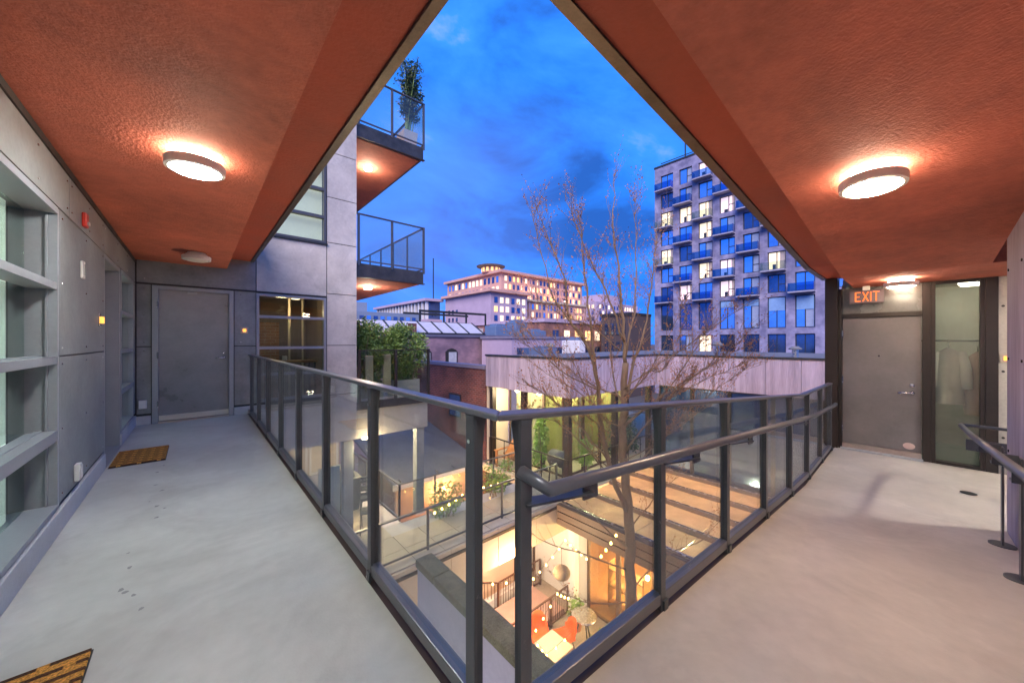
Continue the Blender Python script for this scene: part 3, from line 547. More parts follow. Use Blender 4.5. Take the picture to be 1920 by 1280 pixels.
# exit sign
ex = thing('exit_sign', 'lit EXIT sign with orange letters hung under the ceiling before the taupe door', 'sign', (7.52, .51, 1.85))
bx('case', exitf, ex, (7.50, 7.53, .315, .685, 1.875, 2.065), .004); MB().box(7.505, 7.525, .46, .54, 2.066, 2.128).build('mount', whitep, ex)
lt = MB(); X0 = 7.494; X1 = 7.4995
def seg(y, z, y2, z2, t=.013):
    a = Vector((0, y, z)); b = Vector((0, y2, z2)); q = (b - a).normalized(); s = Vector((0, -q.z, q.y)) * t / 2; a -= q * t * .4; b += q * t * .4
    lt.hexa([(X0, *(a + s)[1:]), (X0, *(b + s)[1:]), (X0, *(b - s)[1:]), (X0, *(a - s)[1:])], [(X1, *(a + s)[1:]), (X1, *(b + s)[1:]), (X1, *(b - s)[1:]), (X1, *(a - s)[1:])])
zb, zt = 1.905, 2.035; y = .615       # letters run towards -Y as seen from the ramp
seg(y, zb, y, zt); seg(y - .008, zt, y - .05, zt); seg(y - .008, (zb + zt) / 2, y - .04, (zb + zt) / 2); seg(y - .008, zb, y - .05, zb)
y = .535; seg(y, zb, y - .055, zt); seg(y, zt, y - .022, zb + (zt - zb) * .6); seg(y - .034, zb + (zt - zb) * .4, y - .055, zb)
y = .452; seg(y, zb, y, zt)
y = .425; seg(y, zt, y - .058, zt); seg(y - .029, zb, y - .029, zt - .014)
lt.build('lettering', exitm, ex)

# ================================================================ CEILING LAMPS
def lamp(label, x, y, z, dm, on=True, tilt=0, rad=.16):
    t = thing('ceiling_lamp', label, 'lamp', (x, y, z), 'round ceiling lamps under the soffits')
    rot = Matrix.Rotation(tilt, 4, 'Y'); m0 = Matrix.Translation((x, y, z)) @ rot
    def part(nm, prof, mat, n=40):
        o = bpy.data.objects.new(nm, MB().lathe(prof, (0, 0, 0), n).mesh(nm, mat, False)); return link(o, t, m0)
    part('base', [(.10, -.018), (.10, -.001)], whitep)
    part('back_glow', [(.118, -.046), (.118, -.0185)], halo if on else whitep)
    part('ring', [(.11, -.047), (rad - .004, -.047), (rad + .003, -.055), (rad, -.104), (rad - .02, -.108), (rad - .034, -.096)], M('lamp_ring' + str(len(MATS)), (.74, .70, .66), .4, .0))
    part('diffuser', [(rad - .036, -.105), (rad - .037, -.113), (.105, -.120), (.06, -.124), (.005, -.125)][::-1], dm)
lamp('lit round ceiling lamp over the near end of the left walkway', 0, 3.27, 2.57, lampw)
lamp('unlit white round ceiling lamp in front of the end door', .01, 6.85, 2.57, lampoff, False)
lamp('lit round ceiling lamp over the middle of the ramp', 3.27, .19, soffz(3.27), lampr, True, math.atan(.0867))
lamp('lit round ceiling lamp close to the EXIT sign', 6.98, .14, 2.13, EMIT('lamp_diffuser_exit', (1.0, .80, .60), 60))
lamp('lit round ceiling lamp over the inner corner where walkway meets ramp', -.1, -.1, 2.57, lampw)
lamp('lit round ceiling lamp in the recess beyond the concrete wall', 6.55, -1.75, 2.13, EMIT('lamp_diffuser_recess', (1.0, .92, .78), 420))

lamp('added unseen ceiling lamp under the walkway deck, brightening the mossy wall', .25, 2.2, -.281, EMIT('fill_diffuser_below', (1.0, .88, .72), 110))  # unseen lamp added to light the face and coping of the courtyard wall
lamp('added unseen ceiling lamp under the ramp, brightening the levels below', 3.4, .2, -.64, MATS['fill_diffuser_below'])  # second unseen fill lamp, added for the lower levels
# ================================================================ DOOR MATS
def matmat(name):
    m, t, p = node_mat(name); n = t.nodes.new; l = t.links.new
    gg = n('ShaderNodeNewGeometry'); mp2 = n('ShaderNodeMapping'); l(gg.outputs['Position'], mp2.inputs[0])
    b = n('ShaderNodeTexBrick'); l(mp2.outputs[0], b.inputs['Vector']); b.inputs['Scale'].default_value = 1; b.inputs['Brick Width'].default_value = .15; b.inputs['Row Height'].default_value = .055; b.inputs['Mortar Size'].default_value = .019; b.inputs['Mortar Smooth'].default_value = .3
    b.inputs['Color1'].default_value = (.07, .03, .012, 1); b.inputs['Color2'].default_value = (.12, .05, .015, 1); b.inputs['Mortar'].default_value = (.78, .37, .07, 1)
    no = n('ShaderNodeTexNoise'); no.inputs['Scale'].default_value = 140; no.inputs['Detail'].default_value = 4; l(gg.outputs['Position'], no.inputs['Vector'])
    r = n('ShaderNodeValToRGB'); l(no.outputs['Fac'], r.inputs[0]); r.color_ramp.elements[0].color = (.4, .4, .4, 1); r.color_ramp.elements[0].position = .3; r.color_ramp.elements[1].color = (1.4, 1.4, 1.3, 1); r.color_ramp.elements[1].position = .7
    x = n('ShaderNodeMix'); x.data_type = 'RGBA'; x.blend_type = 'MULTIPLY'; x.inputs[0].default_value = 1; l(b.outputs[0], x.inputs[6]); l(r.outputs[0], x.inputs[7]); l(x.outputs[2], p.inputs['Base Color']); p.inputs['Roughness'].default_value = 1
    bp = n('ShaderNodeBump'); bp.inputs['Strength'].default_value = 1; bp.inputs['Distance'].default_value = .02; l(no.outputs['Fac'], bp.inputs['Height']); l(bp.outputs[0], p.inputs['Normal']); return m
coir = matmat('coir_mat')
def mat_(label, x0, x1, y0, y1):
    t = thing('door_mat', label, 'doormat', ((x0 + x1) / 2, (y0 + y1) / 2, 0), 'coir mats outside the doors')
    bx('pile', coir, t, (x0 + .004, x1 - .004, y0 + .004, y1 - .004, .005, .017), .004); bx('backing', darktrim, t, (x0, x1, y0, y1, .0006, .0048))
mat_('brown coir doormat with dark dashes outside the recessed left door', -.672, -.245, 5.46, 6.17)
mat_('brown coir doormat cut off by the bottom left corner of the picture', -.672, -.322, 1.45, 2.30)
# ================================================================ COURTYARD: low walls and lower terrace
t = thing('courtyard_wall', 'low pale concrete wall with a mossy coping just below the railing', 'wall', (1.82, 1.0, -6.8))
bx('wall', wallc, t, (1.745, 1.905, -3.5, 3.47, -6.8, -1.07)); bx('coping', mossm, t, (1.73, 1.92, -3.5, 3.10, -1.069, -.985), .008); bx('coping', mossm, t, (1.73, 1.92, 3.115, 3.49, -1.069, -.985), .008)
TZ = -2.95
LT = tag(MB().box(.2, 7.62, 6.36, 8.06, TZ - .85, TZ - .03).box(.2, 3.65, 8.061, 14, TZ - .85, TZ - .03).build('lower_terrace', wallc), kind='structure')
tile = MB().box(-.294, .294, -.294, .294, 0, .028).mesh('tile', tilem)
for i in range(12):
    for j in range(9):
        x, y = .52 + .6 * i, 6.68 + .6 * j
        if (y < 7.7) or x < 3.3: inst('tile', tile, (x, y, TZ - .0295), LT)
for k in range(6):
    x = .2 + 1.24 * k; bx('band_panel', beigeb, LT, (x, x + 1.228, 6.30, 6.358, TZ - .84, TZ - .01), .003)
bx('band_trim', bronze, LT, (.2, 7.63, 6.28, 6.299, TZ - .16, TZ - .09))
def glass_rail(label, pts, z, h, mat=bronze, group='terrace glass rails', gm=glass):
    t = thing('terrace_railing', label, 'railing', (*pts[0], z), group)
    for (xa, ya), (xb, yb) in zip(pts[:-1], pts[1:]):
        ln = math.hypot(xb - xa, yb - ya); n = max(1, round(ln / 1.0)); ux, uy = (xb - xa) / ln, (yb - ya) / ln
        for k in range(n + 1):
            x, y = xa + ux * ln * k / n, ya + uy * ln * k / n; MB().box(x - .02, x + .02, y - .02, y + .02, z, z + h - .03).build('post', mat, t)
            if k < n: MB().bar((x + ux * .03, y + uy * .03, z + h / 2), (x + ux * (ln / n - .03), y + uy * (ln / n - .03), z + h / 2), .01, h - .2).build('pane', gm, t)
        MB().bar((xa - ux * .02, ya - uy * .02, z + h - .015), (xb + ux * .02, yb + uy * .02, z + h - .015), .05, .03).build('top_rail', mat, t)
        MB().bar((xa + ux * .021, ya + uy * .021, z + .06), (xb - ux * .021, yb - uy * .021, z + .06), .03, .04).build('bottom_rail', mat, t)
    return t
glass_rail('near glass rail along the front edge of the tiled lower terrace', [(.6, 6.62), (7.5, 6.62)], TZ, .86, M('grey_rail_paint', (.13, .13, .12), .4, .3))
glass_rail('inner glass rail turning round the light well on the lower terrace', [(3.62, 12.5), (3.62, 8.12), (7.4, 8.12)], TZ, .88, MATS['grey_rail_paint'])
for x, y, lab in ((2.45, 8.15, 'square grey column under the facade edge on the lower terrace'), (4.16, 8.22, 'square grey column under the outer corner of the planted terrace')):
    t = thing('column', lab, 'column', (x, y, TZ)); bx('shaft', panelm, t, (x - .1, x + .1, y - .1, y + .1, TZ, -.83), .006); bx('base', facadem, t, (x - .12, x + .12, y - .12, y + .12, TZ, TZ + .05))
t = thing('terrace_room', 'pale lit glazed room at the back of the lower terrace', 'building', (2.0, 12, TZ))
bx('back_wall', cream, t, (.6, 3.6, 12.8, 12.9, TZ, -.83)); bx('side_wall', whitem, t, (.62, .7, 8.3, 12.79, TZ, -.83)); 
for x in (.9, 1.8, 2.7): frame_y(MB(), 12.74, 12.79, x, x + .85, TZ, -1.0, .06).build('door', whitem, t); 
bx('screen', M('green_glass_screen', (.42, .50, .45), .2, 0), t, (1.9, 2.32, 8.20, 8.23, TZ, -1.35))
tl = thing('terrace_lamp', 'small lamp under the slab lighting the lower terrace', 'lamp', (3.2, 9.6, -.9)); MB().lathe([(.09, -.90), (.11, -.87), (.11, -.83)], (3.2, 9.6, 0), 18).build('diffuser', EMIT('terrace_lamp_glow', (1, .86, .62), 12), tl)
point_light('terrace_lamp_light', (3.2, 9.6, -1.05), 200, (1, .74, .44), .12, tl)
tl = thing('terrace_lamp', 'small lamp under the band edge lighting the tiles beside the near glass rail', 'lamp', (2.9, 8.35, -.9)); MB().lathe([(.07, -.92), (.08, -.89), (.08, -.83)], (2.9, 8.35, 0), 18).build('diffuser', MATS['terrace_lamp_glow'], tl)
point_light('terrace_lamp_light', (2.9, 8.0, -1.05), 120, (1, .74, .44), .12, tl)
# covered barbecue and folding chairs
t = thing('covered_barbecue', 'barbecue under a dark grey fabric cover on the lower terrace', 'barbecue', (2.75, 9.6, TZ))
MB().hexa([(2.35, 9.3, TZ + .03), (3.1, 9.3, TZ + .03), (3.1, 9.85, TZ + .03), (2.35, 9.85, TZ + .03)], [(2.30, 9.27, TZ + .85), (3.16, 9.27, TZ + .85), (3.16, 9.88, TZ + .85), (2.30, 9.88, TZ + .85)]).build('cover', tarp, t, .03); MB().hexa([(2.44, 9.30, TZ + .851), (3.02, 9.30, TZ + .851), (3.02, 9.85, TZ + .851), (2.44, 9.85, TZ + .851)], [(2.52, 9.4, TZ + 1.14), (2.94, 9.4, TZ + 1.14), (2.94, 9.75, TZ + 1.14), (2.52, 9.75, TZ + 1.14)]).build('hood', tarp, t, .04)
def folding_chair(label, x, y, rz):
    t = thing('folding_chair', label, 'chair', (x, y, TZ), 'folding chairs on the lower terrace'); T = Matrix.Translation((x, y, TZ)) @ Matrix.Rotation(rz, 4, 'Z')
    def P(nm, mb): o = bpy.data.objects.new(nm, mb.mesh(nm, darktrim)); link(o, t, T)
    for s in (-.19, .19): P('leg', MB().bar((s, .22, .0), (s, -.20, .86), .022, .022)); P('leg', MB().bar((s * .86, -.22, 0), (s * .86, .2, .45), .022, .022))
    for k in range(5): P('slat', MB().box(-.19, .19, -.16 + k * .08, -.10 + k * .08, .45, .465))
    for z, yy in ((.62, -.085), (.74, -.145), (.82, -.18)): P('back_slat', MB().box(-.19, .19, yy - .01, yy + .01, z, z + .055))
folding_chair('dark slatted folding chair on the lower terrace nearest the glass rail', 2.95, 8.2, R(160)); folding_chair('dark slatted folding chair further back beside the covered barbecue', 3.2, 8.95, R(165))
bush('shrub', 'potted leafy plant with tiny lights on the lower terrace by the light well', 'shrub', (4.6, 7.62, TZ + .42), (.45, .25, .38), 900, .09, leafm, base=TZ); bush('shrub', 'loose pale shrub on the lower terrace near the pavilion end', 'shrub', (6.1, 7.7, TZ + .45), (.6, .25, .42), 1000, .09, leafm, base=TZ)
# grey canopy roof over the light well
t = thing('shed_roof', 'low grey sheet roof of a shed beyond the light well', 'shed', (6, 11.4, -6.8))
MB().hexa([(4.35, 10.2, -3.05), (7.6, 10.2, -3.05), (7.6, 14.2, -2.25), (4.35, 14.2, -2.25)], [(4.35, 10.2, -2.95), (7.6, 10.2, -2.95), (7.6, 14.2, -2.15), (4.35, 14.2, -2.15)]).build('roof', roofm, t)
bx('wall', M('shed_wall_peach', (.55, .33, .22), .8), t, (4.6, 7.55, 10.6, 10.7, -6.8, -3.06)); bx('side_wall', brick_red, t, (4.6, 4.7, 10.701, 14, -6.8, -2.98)); bx('fascia_board', wallc, t, (4.33, 7.62, 10.15, 10.199, -3.10, -2.93))
for k in range(5): bx('batten', roofm, t, (4.6 + .62 * k, 4.63 + .62 * k, 10.21, 10.4, -2.945, -2.86))
sl_ = thing('wall_lamp', 'small warm lamp glowing under the shed roof', 'lamp', (6.2, 10.3, -3.6)); MB().lathe([(.03, -3.72), (.07, -3.66), (.07, -3.56), (.03, -3.5)], (6.2, 10.45, 0), 14).build('globe', EMIT('warm_globe', (1, .55, .2), 16), sl_); point_light('wall_lamp_light', (6.2, 10.3, -3.62), 160, (1, .55, .24), .08, sl_)

# ================================================================ PAVILION
FB = thing('concrete_pavilion', 'flat-roofed pavilion with a zigzag fascia of lavender board-formed concrete', 'building', (9.5, 7.5, -6.9))
def strips(a, b, n): return [(a + (b - a) * k / n, a + (b - a) * (k + 1) / n) for k in range(n)]
zA, zB = -.262, .795
for a, b in strips(6.25, 10.05, 5): bx('fascia_panel', concm, FB, (7.65, 7.75, a + (.101 if a < 6.3 else .004), b - .004, zA, zB), .003)
for a, b in strips(7.65, 12.5, 6): bx('fascia_panel', concm, FB, (a + .004, b - .004, 6.25, 6.35, zA, zB), .003)
for a, b in strips(.45, 6.25, 7): bx('fascia_panel', concm, FB, (12.5, 12.6, a + .004, b - .004, zA, zB), .003)
MB().box(7.62, 7.80, 6.22, 10.06, zB + .001, zB + .055).box(7.801, 12.47, 6.22, 6.40, zB + .001, zB + .055).box(12.471, 12.65, .4, 6.40, zB + .001, zB + .055).build('cap', darktrim, FB)
MB().box(7.76, 20, 6.36, 10.04, .1, zB).box(12.61, 20, .4, 6.355, .1, zB).build('roof', roofm, FB)
MB().box(7.76, 20, 6.36, 10.04, -.20, .099).box(12.61, 20, .4, 6.355, -.20, .099).build('soffit', brownw, FB)
MB().box(7.63, 20, 6.27, 14, TZ - .3, TZ - .05).build('floor_slab', tilem, FB)
for x, y in ((7.86, 6.5), (7.86, 8.3), (7.86, 9.9), (10.2, 6.5), (12.4, 6.5)): bx('column', bronze, FB, (x - .08, x + .08, y - .08, y + .08, TZ - .049, -.263))
for (xa, xb, y) in ((8.75, 12.5, 7.35),):
    for a, b in strips(xa, xb, 4): o = frame_y(MB(), y, y + .06, a, b, TZ - .049, -.201, .05).build('window', brownw, FB); bx('pane', wglass, o, (a + .051, b - .051, y + .025, y + .033, TZ, -.252))
for a, b in strips(7.40, 10.0, 3): o = frame_x(MB(), 8.70, 8.76, a, b, TZ - .049, -.201, .05).build('window', brownw, FB); bx('pane', wglass, o, (8.725, 8.733, a + .051, b - .051, TZ, -.252))
lg = M('interior_lime', (.36, .34, .13), .8, var=.35, scale=1.2); MB().box(8.8, 12.4, 9.6, 9.7, TZ, -.21).build('interior_wall', cream, FB); MB().box(12.42, 12.5, 7.45, 9.59, TZ, -.21).build('interior_wall', lg, FB)
bx('end_wall', cream, FB, (7.77, 8.69, 10.04, 10.14, TZ - .049, .09)); bx('interior_partition', lg, FB, (10.2, 10.28, 8.0, 9.59, TZ, -.21))
for x, y, lab in ((9.5, 8.5, 'round lamp glowing inside the pavilion behind its corner column'), (11.4, 8.4, 'round lamp glowing deep inside the pavilion'), (8.2, 9.0, 'round lamp glowing on the pavilion porch by its end wall')):
    t = thing('ceiling_globe', lab, 'lamp', (x, y, -.4), 'globes inside the pavilion'); MB().lathe([(.01, -.42), (.08, -.38), (.1, -.32), (.07, -.24), (.03, -.201)], (x, y, 0), 16).build('globe', EMIT('globe_glow', (1, .88, .55), 8) if 'globe_glow' not in MATS else MATS['globe_glow'], t, smooth=True); point_light('globe_light', (x, y, -.55), 150, (1, .80, .46), .1, t)
for x, y, h, lab in ((9.2, 8.4, .45, 'small mushroom vent on the pavilion roof left of the tree'), (13.6, 4.6, .5, 'small mushroom vent on the pavilion roof right of the tree'), (14.5, 2.6, .35, 'squat vent on the pavilion roof near the entry wall')):
    t = thing('roof_vent', lab, 'vent', (x, y, zB)); MB().lathe([(.09, zB), (.09, zB + h * .7)], (x, y, 0), 12).build('pipe', chrome, t); MB().lathe([(.17, zB + h * .7 + .001), (.18, zB + h * .8), (.08, zB + h)], (x, y, 0), 14).build('cowl', roofm, t)
# dark glazing on the far side of the notch
for a, b in strips(.5, 6.2, 5): o = frame_x(MB(), 12.62, 12.70, a, b, TZ - .3, -.263, .05).build('window', bronze, FB); bx('pane', darkglass, o, (12.66, 12.67, a + .051, b - .051, TZ - .25, -.314))
# thin porch rails
def picket_rail(label, pts, z, h, gap, mat, pick=.012, group=None, name='picket_railing'):
    t = thing(name, label, 'railing', (*pts[0], z), group); pk = MB()
    for (xa, ya), (xb, yb) in zip(pts[:-1], pts[1:]):
        ln = math.hypot(xb - xa, yb - ya); n = max(2, round(ln / gap)); ux, uy = (xb - xa) / ln, (yb - ya) / ln
        for k in range(1, n): x, y = xa + ux * ln * k / n, ya + uy * ln * k / n; pk.box(x - pick / 2, x + pick / 2, y - pick / 2, y + pick / 2, z + .1, z + h - .04)
        MB().bar((xa, ya, z + h - .02), (xb, yb, z + h - .02), .04, .035).build('top_rail', mat, t); MB().bar((xa, ya, z + .085), (xb, yb, z + .085), .03, .03).build('bottom_rail', mat, t)
    for x, y in pts: MB().box(x - .028, x + .028, y - .028, y + .028, z, z + h - .038).build('post', mat, t)
    pk.build('pickets', mat, t, kind='stuff'); return t
picket_rail('thin dark rail along the porch edge of the pavilion', [(7.74, 9.9), (7.74, 8.4), (7.74, 6.45), (10.0, 6.34), (12.3, 6.34)], TZ - .05, 1.0, .9, bronze, .02)
t = thing('porch_chair', 'orange-brown slatted lounge chair on the pavilion porch by the pale end wall', 'chair', (8.2, 9.3, TZ - .05)); X0 = 8.2; Y0 = 9.3; Z0 = TZ - .05
for k in range(6): y = Y0 - .26 + k * .10; MB().bar((X0 - .1, y, Z0 + .32), (X0 + .32, y, Z0 + .95 - abs(k - 2.5) * .05), .085, .02, up=(-1, 0, .5)).build('back_slat', woodm, t); MB().bar((X0 - .45, y, Z0 + .40), (X0 - .1, y, Z0 + .32), .085, .02).build('seat_slat', woodm, t)
for s in (-.3, .3): MB().box(X0 - .45, X0 - .38, Y0 + s - .03, Y0 + s + .03, Z0, Z0 + .55).build('leg', woodm, t); MB().box(X0 - .5, X0 + .2, Y0 + s - .06, Y0 + s + .06, Z0 + .551, Z0 + .575).build('armrest', woodm, t); MB().bar((X0 - .1, Y0 + s, Z0 + .4), (X0 + .4, Y0 + s, Z0 + .02), .05, .05).build('leg', woodm, t)
t = thing('kettle_barbecue', 'dark barrel barbecue on legs on the pavilion porch near the corner column', 'barbecue', (8.15, 7.1, TZ - .05)); c_ = (8.15, 7.1)
MB().tube([(8.15, 6.8, TZ + .75), (8.15, 6.84, TZ + .75), (8.15, 7.36, TZ + .75), (8.15, 7.4, TZ + .75)], [.16, .24, .24, .16], 16).build('lid', tarp, t, smooth=True)
for y in (6.85, 7.35):
    for x in (7.98, 8.32): MB().bar((x, y, TZ - .05), (8.15 + (x - 8.15) * .6, y, TZ + .62), .03, .03).build('leg', darktrim, t)
MB().box(7.9, 7.92, 6.95, 7.25, TZ + .68, TZ + .70).build('handle', chrome, t)
bush('shrub', 'bright lime green shrub on the pavilion porch right of the corner column', 'shrub', (9.15, 6.85, TZ + .72), (.32, .26, .42), 1300, .10, leafb, base=TZ - .05)
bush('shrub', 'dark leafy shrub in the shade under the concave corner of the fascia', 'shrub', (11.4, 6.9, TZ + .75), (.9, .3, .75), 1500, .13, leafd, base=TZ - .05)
bush('shrub', 'tall yellow-green bamboo clump against the pavilion glazing near its left end', 'shrub', (8.5, 8.2, TZ + 1.05), (.22, .3, 1.0), 1300, .13, leafb, base=TZ - .05)

# ================================================================ SKYLIGHT CANOPY AND SHOP
def translucent(name, col):
    m, t, p = node_mat(name); n = t.nodes.new; l = t.links.new; o = t.nodes['Material Output']; tr = n('ShaderNodeBsdfTranslucent'); tr.inputs[0].default_value = (*col, 1); mxs = n('ShaderNodeMixShader'); mxs.inputs[0].default_value = .72
    no = n('ShaderNodeTexNoise'); no.inputs['Scale'].default_value = 2.5; no.inputs['Detail'].default_value = 6; g_ = n('ShaderNodeNewGeometry'); l(g_.outputs['Position'], no.inputs['Vector']); r = n('ShaderNodeValToRGB'); l(no.outputs['Fac'], r.inputs[0]); r.color_ramp.elements[0].position = .3; r.color_ramp.elements[0].color = (*[c * .7 for c in col], 1); r.color_ramp.elements[1].position = .7; r.color_ramp.elements[1].color = (*col, 1)
    l(r.outputs[0], p.inputs['Base Color']); l(r.outputs[0], tr.inputs[0]); p.inputs['Roughness'].default_value = .18; l(p.outputs[0], mxs.inputs[1]); l(tr.outputs[0], mxs.inputs[2]); l(mxs.outputs[0], o.inputs[0]); return m
poly = translucent('skylight_sheet', (.84, .76, .60)); tanm = M('tan_steel', (.24, .18, .135), .5, .2, var=.25, scale=2)
SK = thing('skylight_canopy', 'ribbed translucent skylight roof lit from the shop below', 'canopy', (9.5, 3.2, -3.2))
for k in range(5):
    x = 7.30 + 1.12 * k
    MB().box(x - .05, x + .05, .2, 6.24, -3.10, -2.96).build('beam', tanm, SK)
    bx('ridge_flashing', chrome, SK, (x - .03, x + .03, .2, 6.24, -2.959, -2.94))
    if k < 4:
        for a, b in strips(.2, 6.24, 6):
            MB().hexa([(x + .051, a + .01, -3.02), (x + 1.07, a + .01, -3.08), (x + 1.07, b - .01, -3.08), (x + .051, b - .01, -3.02)], [(x + .051, a + .01, -3.0), (x + 1.07, a + .01, -3.06), (x + 1.07, b - .01, -3.06), (x + .051, b - .01, -3.0)]).build('pane', poly, SK)
for z in (-3.42, -3.24, -3.06): bx('fascia_slat', brownw, SK, (7.12, 7.17, .2, 6.27, z - .07, z + .085))
bx('edge_beam', brownw, SK, (7.171, 7.245, .2, 6.27, -3.5, -2.97))
SH = thing('shop_front', 'glazed shop front glowing warm under the skylight canopy', 'shop', (8.9, 3.5, -6.8))
for a, b in strips(.3, 6.6, 6):
    o = frame_x(MB(), 8.86, 8.94, a, b, -6.8, -3.35, .06).build('window', brownw, SH); bx('pane', wglass, o, (8.895, 8.905, a + .061, b - .061, -6.73, -3.42))
MB().box(12.0, 12.1, .2, 8.8, -6.8, -3.3).box(8.95, 12, .1, .2, -6.8, -3.3).box(8.95, 12.0, 8.8, 8.9, -6.8, -3.3).build('interior_wall', M('shop_paint', (.62, .45, .32), .8), SH)
bx('interior_floor', woodm, SH, (8.95, 12, .2, 8.8, -6.799, -6.77)); MB().box(8.87, 9.0, 6.61, 8.8, -6.8, -3.3).build('side_wall', whitem, SH)
pd = M('poster_red', (.6, .07, .04), .6)
for y, zc, mm, lab in ((5.3, -5.0, pd, 'red framed picture on the shop back wall beside the column'), (4.5, -4.9, whitem, 'white framed picture on the shop back wall'), (3.6, -5.0, pd, 'red framed picture on the shop back wall further right')):
    t = thing('picture', lab, 'picture', (11.97, y, zc)); frame_x(MB(), 11.95, 11.999, y - .32, y + .32, zc - .4, zc + .4, .04).build('frame', brownw, t); bx('canvas', mm, t, (11.97, 11.998, y - .28, y + .28, zc - .36, zc + .36))
t = thing('display_shelf', 'timber display shelf standing inside the shop front', 'shelf', (9.6, 5.6, -6.77))
for z in (-6.6, -6.1, -5.6): bx('shelf', woodm, t, (9.4, 9.75, 5.1, 6.2, z, z + .03))
for y in (5.07, 6.2): bx('side_panel', woodm, t, (9.4, 9.75, y, y + .03, -6.77, -5.4))
for y, e_, lab in ((5.2, 1000, 'round lamp hanging inside the shop near the white column'), (2.2, 1700, 'round lamp hanging inside the shop at its far right end')):
    t = thing('pendant_lamp', lab, 'lamp', (10.4, y, -4.2)); MB().lathe([(.02, -4.35), (.14, -4.28), (.16, -4.18), (.10, -4.06), (.02, -4.0)], (10.4, y, 0), 18).build('globe', MATS['warm_globe'], t, smooth=True); MB().tube([(10.4, y, -4.0), (10.4, y, -3.31)], .006, 6).build('cord', darktrim, t); point_light('pendant_light', (10.4, y, -4.45), e_, (1, .62, .30), .18, t)
pp = at(1214, 1083, 8.7)
t = thing('porch_lamp', 'bright bare lamp hanging under the canopy edge beside the tree trunk', 'lamp', pp); MB().lathe([(.01, -.06), (.045, -.03), (.05, .02), (.02, .06)], pp, 14).build('bulb', EMIT('bare_bulb', (1, .62, .22), 60), t, smooth=True); MB().tube([pp + Vector((0, 0, .06)), Vector((pp.x, pp.y, -3.5))], .008, 6).build('cord', darktrim, t); point_light('porch_light', pp + Vector((0, 0, -.12)), 170, (1, .62, .28), .05, t)
t = thing('column', 'white square column beside the shop front', 'column', (8.4, 6.75, -6.8)); bx('shaft', whitem, t, (8.29, 8.51, 6.64, 6.86, -6.8, TZ - .31), .01); bx('base', whitem, t, (8.26, 8.54, 6.61, 6.89, -6.8, -6.72), .01)
# wall under the terrace, entrance, raised path and rails
t = thing('undercroft_wall', 'pale warm-lit wall with a tall glazed door under the terrace', 'wall', (6, 9.0, -6.8)); MB().box(.2, 8.05, 9.0, 9.15, -6.8, TZ - .86).box(9.05, 9.3, 9.0, 9.15, -6.8, TZ - .31).build('wall', M('peach_render', (.60, .46, .36), .8, var=.08), t)
o = frame_y(MB(), 8.97, 9.08, 8.06, 9.04, -6.8, -4.0, .09).build('door', brownw, t); bx('pane', M('white_door_glass', (.66, .62, .60), .3), o, (8.151, 8.949, 9.01, 9.03, -6.70, -4.091)); MB().tube([(8.22, 8.96, -5.85), (8.22, 8.96, -5.55)], .012, 8).build('handle', chrome, o)
ul = thing('undercroft_lamp', 'small lamp under the terrace band lighting the raised path', 'lamp', (6.6, 7.6, -3.9)); MB().lathe([(.06, -3.9), (.08, -3.86), (.08, -3.801)], (6.6, 7.6, 0), 16).build('diffuser', MATS['terrace_lamp_glow'], ul); point_light('undercroft_light', (6.6, 7.6, -4.05), 260, (1, .66, .40), .12, ul)
ul = thing('undercroft_lamp', 'small lamp under the terrace band lighting the orange chairs', 'lamp', (5.2, 6.7, -3.9)); MB().lathe([(.06, -3.9), (.08, -3.86), (.08, -3.801)], (5.2, 6.7, 0), 16).build('diffuser', MATS['terrace_lamp_glow'], ul); point_light('undercroft_light', (5.6, 6.15, -4.0), 320, (1, .62, .34), .15, ul)
pinkp = M('pink_path', (.42, .27, .25), .7, var=.15, scale=3)
MB().box(5.2, 8.2, 6.95, 8.28, -6.799, -6.62).build('raised_path', pinkp, kind='structure'); MB().box(5.0, 8.2, 8.42, 8.62, -6.799, -6.45).build('path_kerb', kerbm, kind='structure')
rust = M('rust_brown_rail', (.12, .06, .045), .5, .3)
picket_rail('brown picket rail with a bent corner behind the raised path', [(6.2, 8.9), (6.83, 8.35), (8.62, 8.33)], -6.8, .86, .10, rust, .013, 'courtyard picket rails')
picket_rail('brown picket rail between the raised path and the orange chairs', [(5.9, 6.88), (7.55, 6.88), (8.32, 6.88)], -6.8, .86, .10, rust, .013, 'courtyard picket rails')
def bucket_chair(label, x, y, rz):
    t = thing('bucket_chair', label, 'chair', (x, y, -6.8), 'orange courtyard chairs'); T = Matrix.Translation((x, y, -6.8)) @ Matrix.Rotation(rz, 4, 'Z')
    b = MB(); n = 7; rows = [(-.26, .44), (-.05, .41), (.16, .43), (.24, .55), (.29, .72), (.31, .88)]; v = []; f = []
    for q, (yy, zz) in enumerate(rows):
        for k in range(n): u = -1 + 2 * k / (n - 1); wv = .26 if q < 3 else .26 - .02 * (q - 2); v.append((u * wv, yy - (abs(u) ** 2) * (.08 if q > 2 else 0), zz + (abs(u) ** 3) * (.10 if q < 4 else -.05 * (q - 3))))
    for q in range(len(rows) - 1):
        for k in range(n - 1): f.append((q * n + k, q * n + k + 1, (q + 1) * n + k + 1, (q + 1) * n + k))
    b.add(v, f); o = bpy.data.objects.new('shell', b.mesh('shell', orange, True)); md = o.modifiers.new('thick', 'SOLIDIFY'); md.thickness = .025; link(o, t, T)
    for sx in (-.2, .2):
        for sy in (-.2, .2): o = bpy.data.objects.new('leg', MB().tube([(sx * 1.1, sy * 1.1, 0), (sx * .7, sy * .7, .42)], .012, 6).mesh('leg', darktrim)); link(o, t, T)
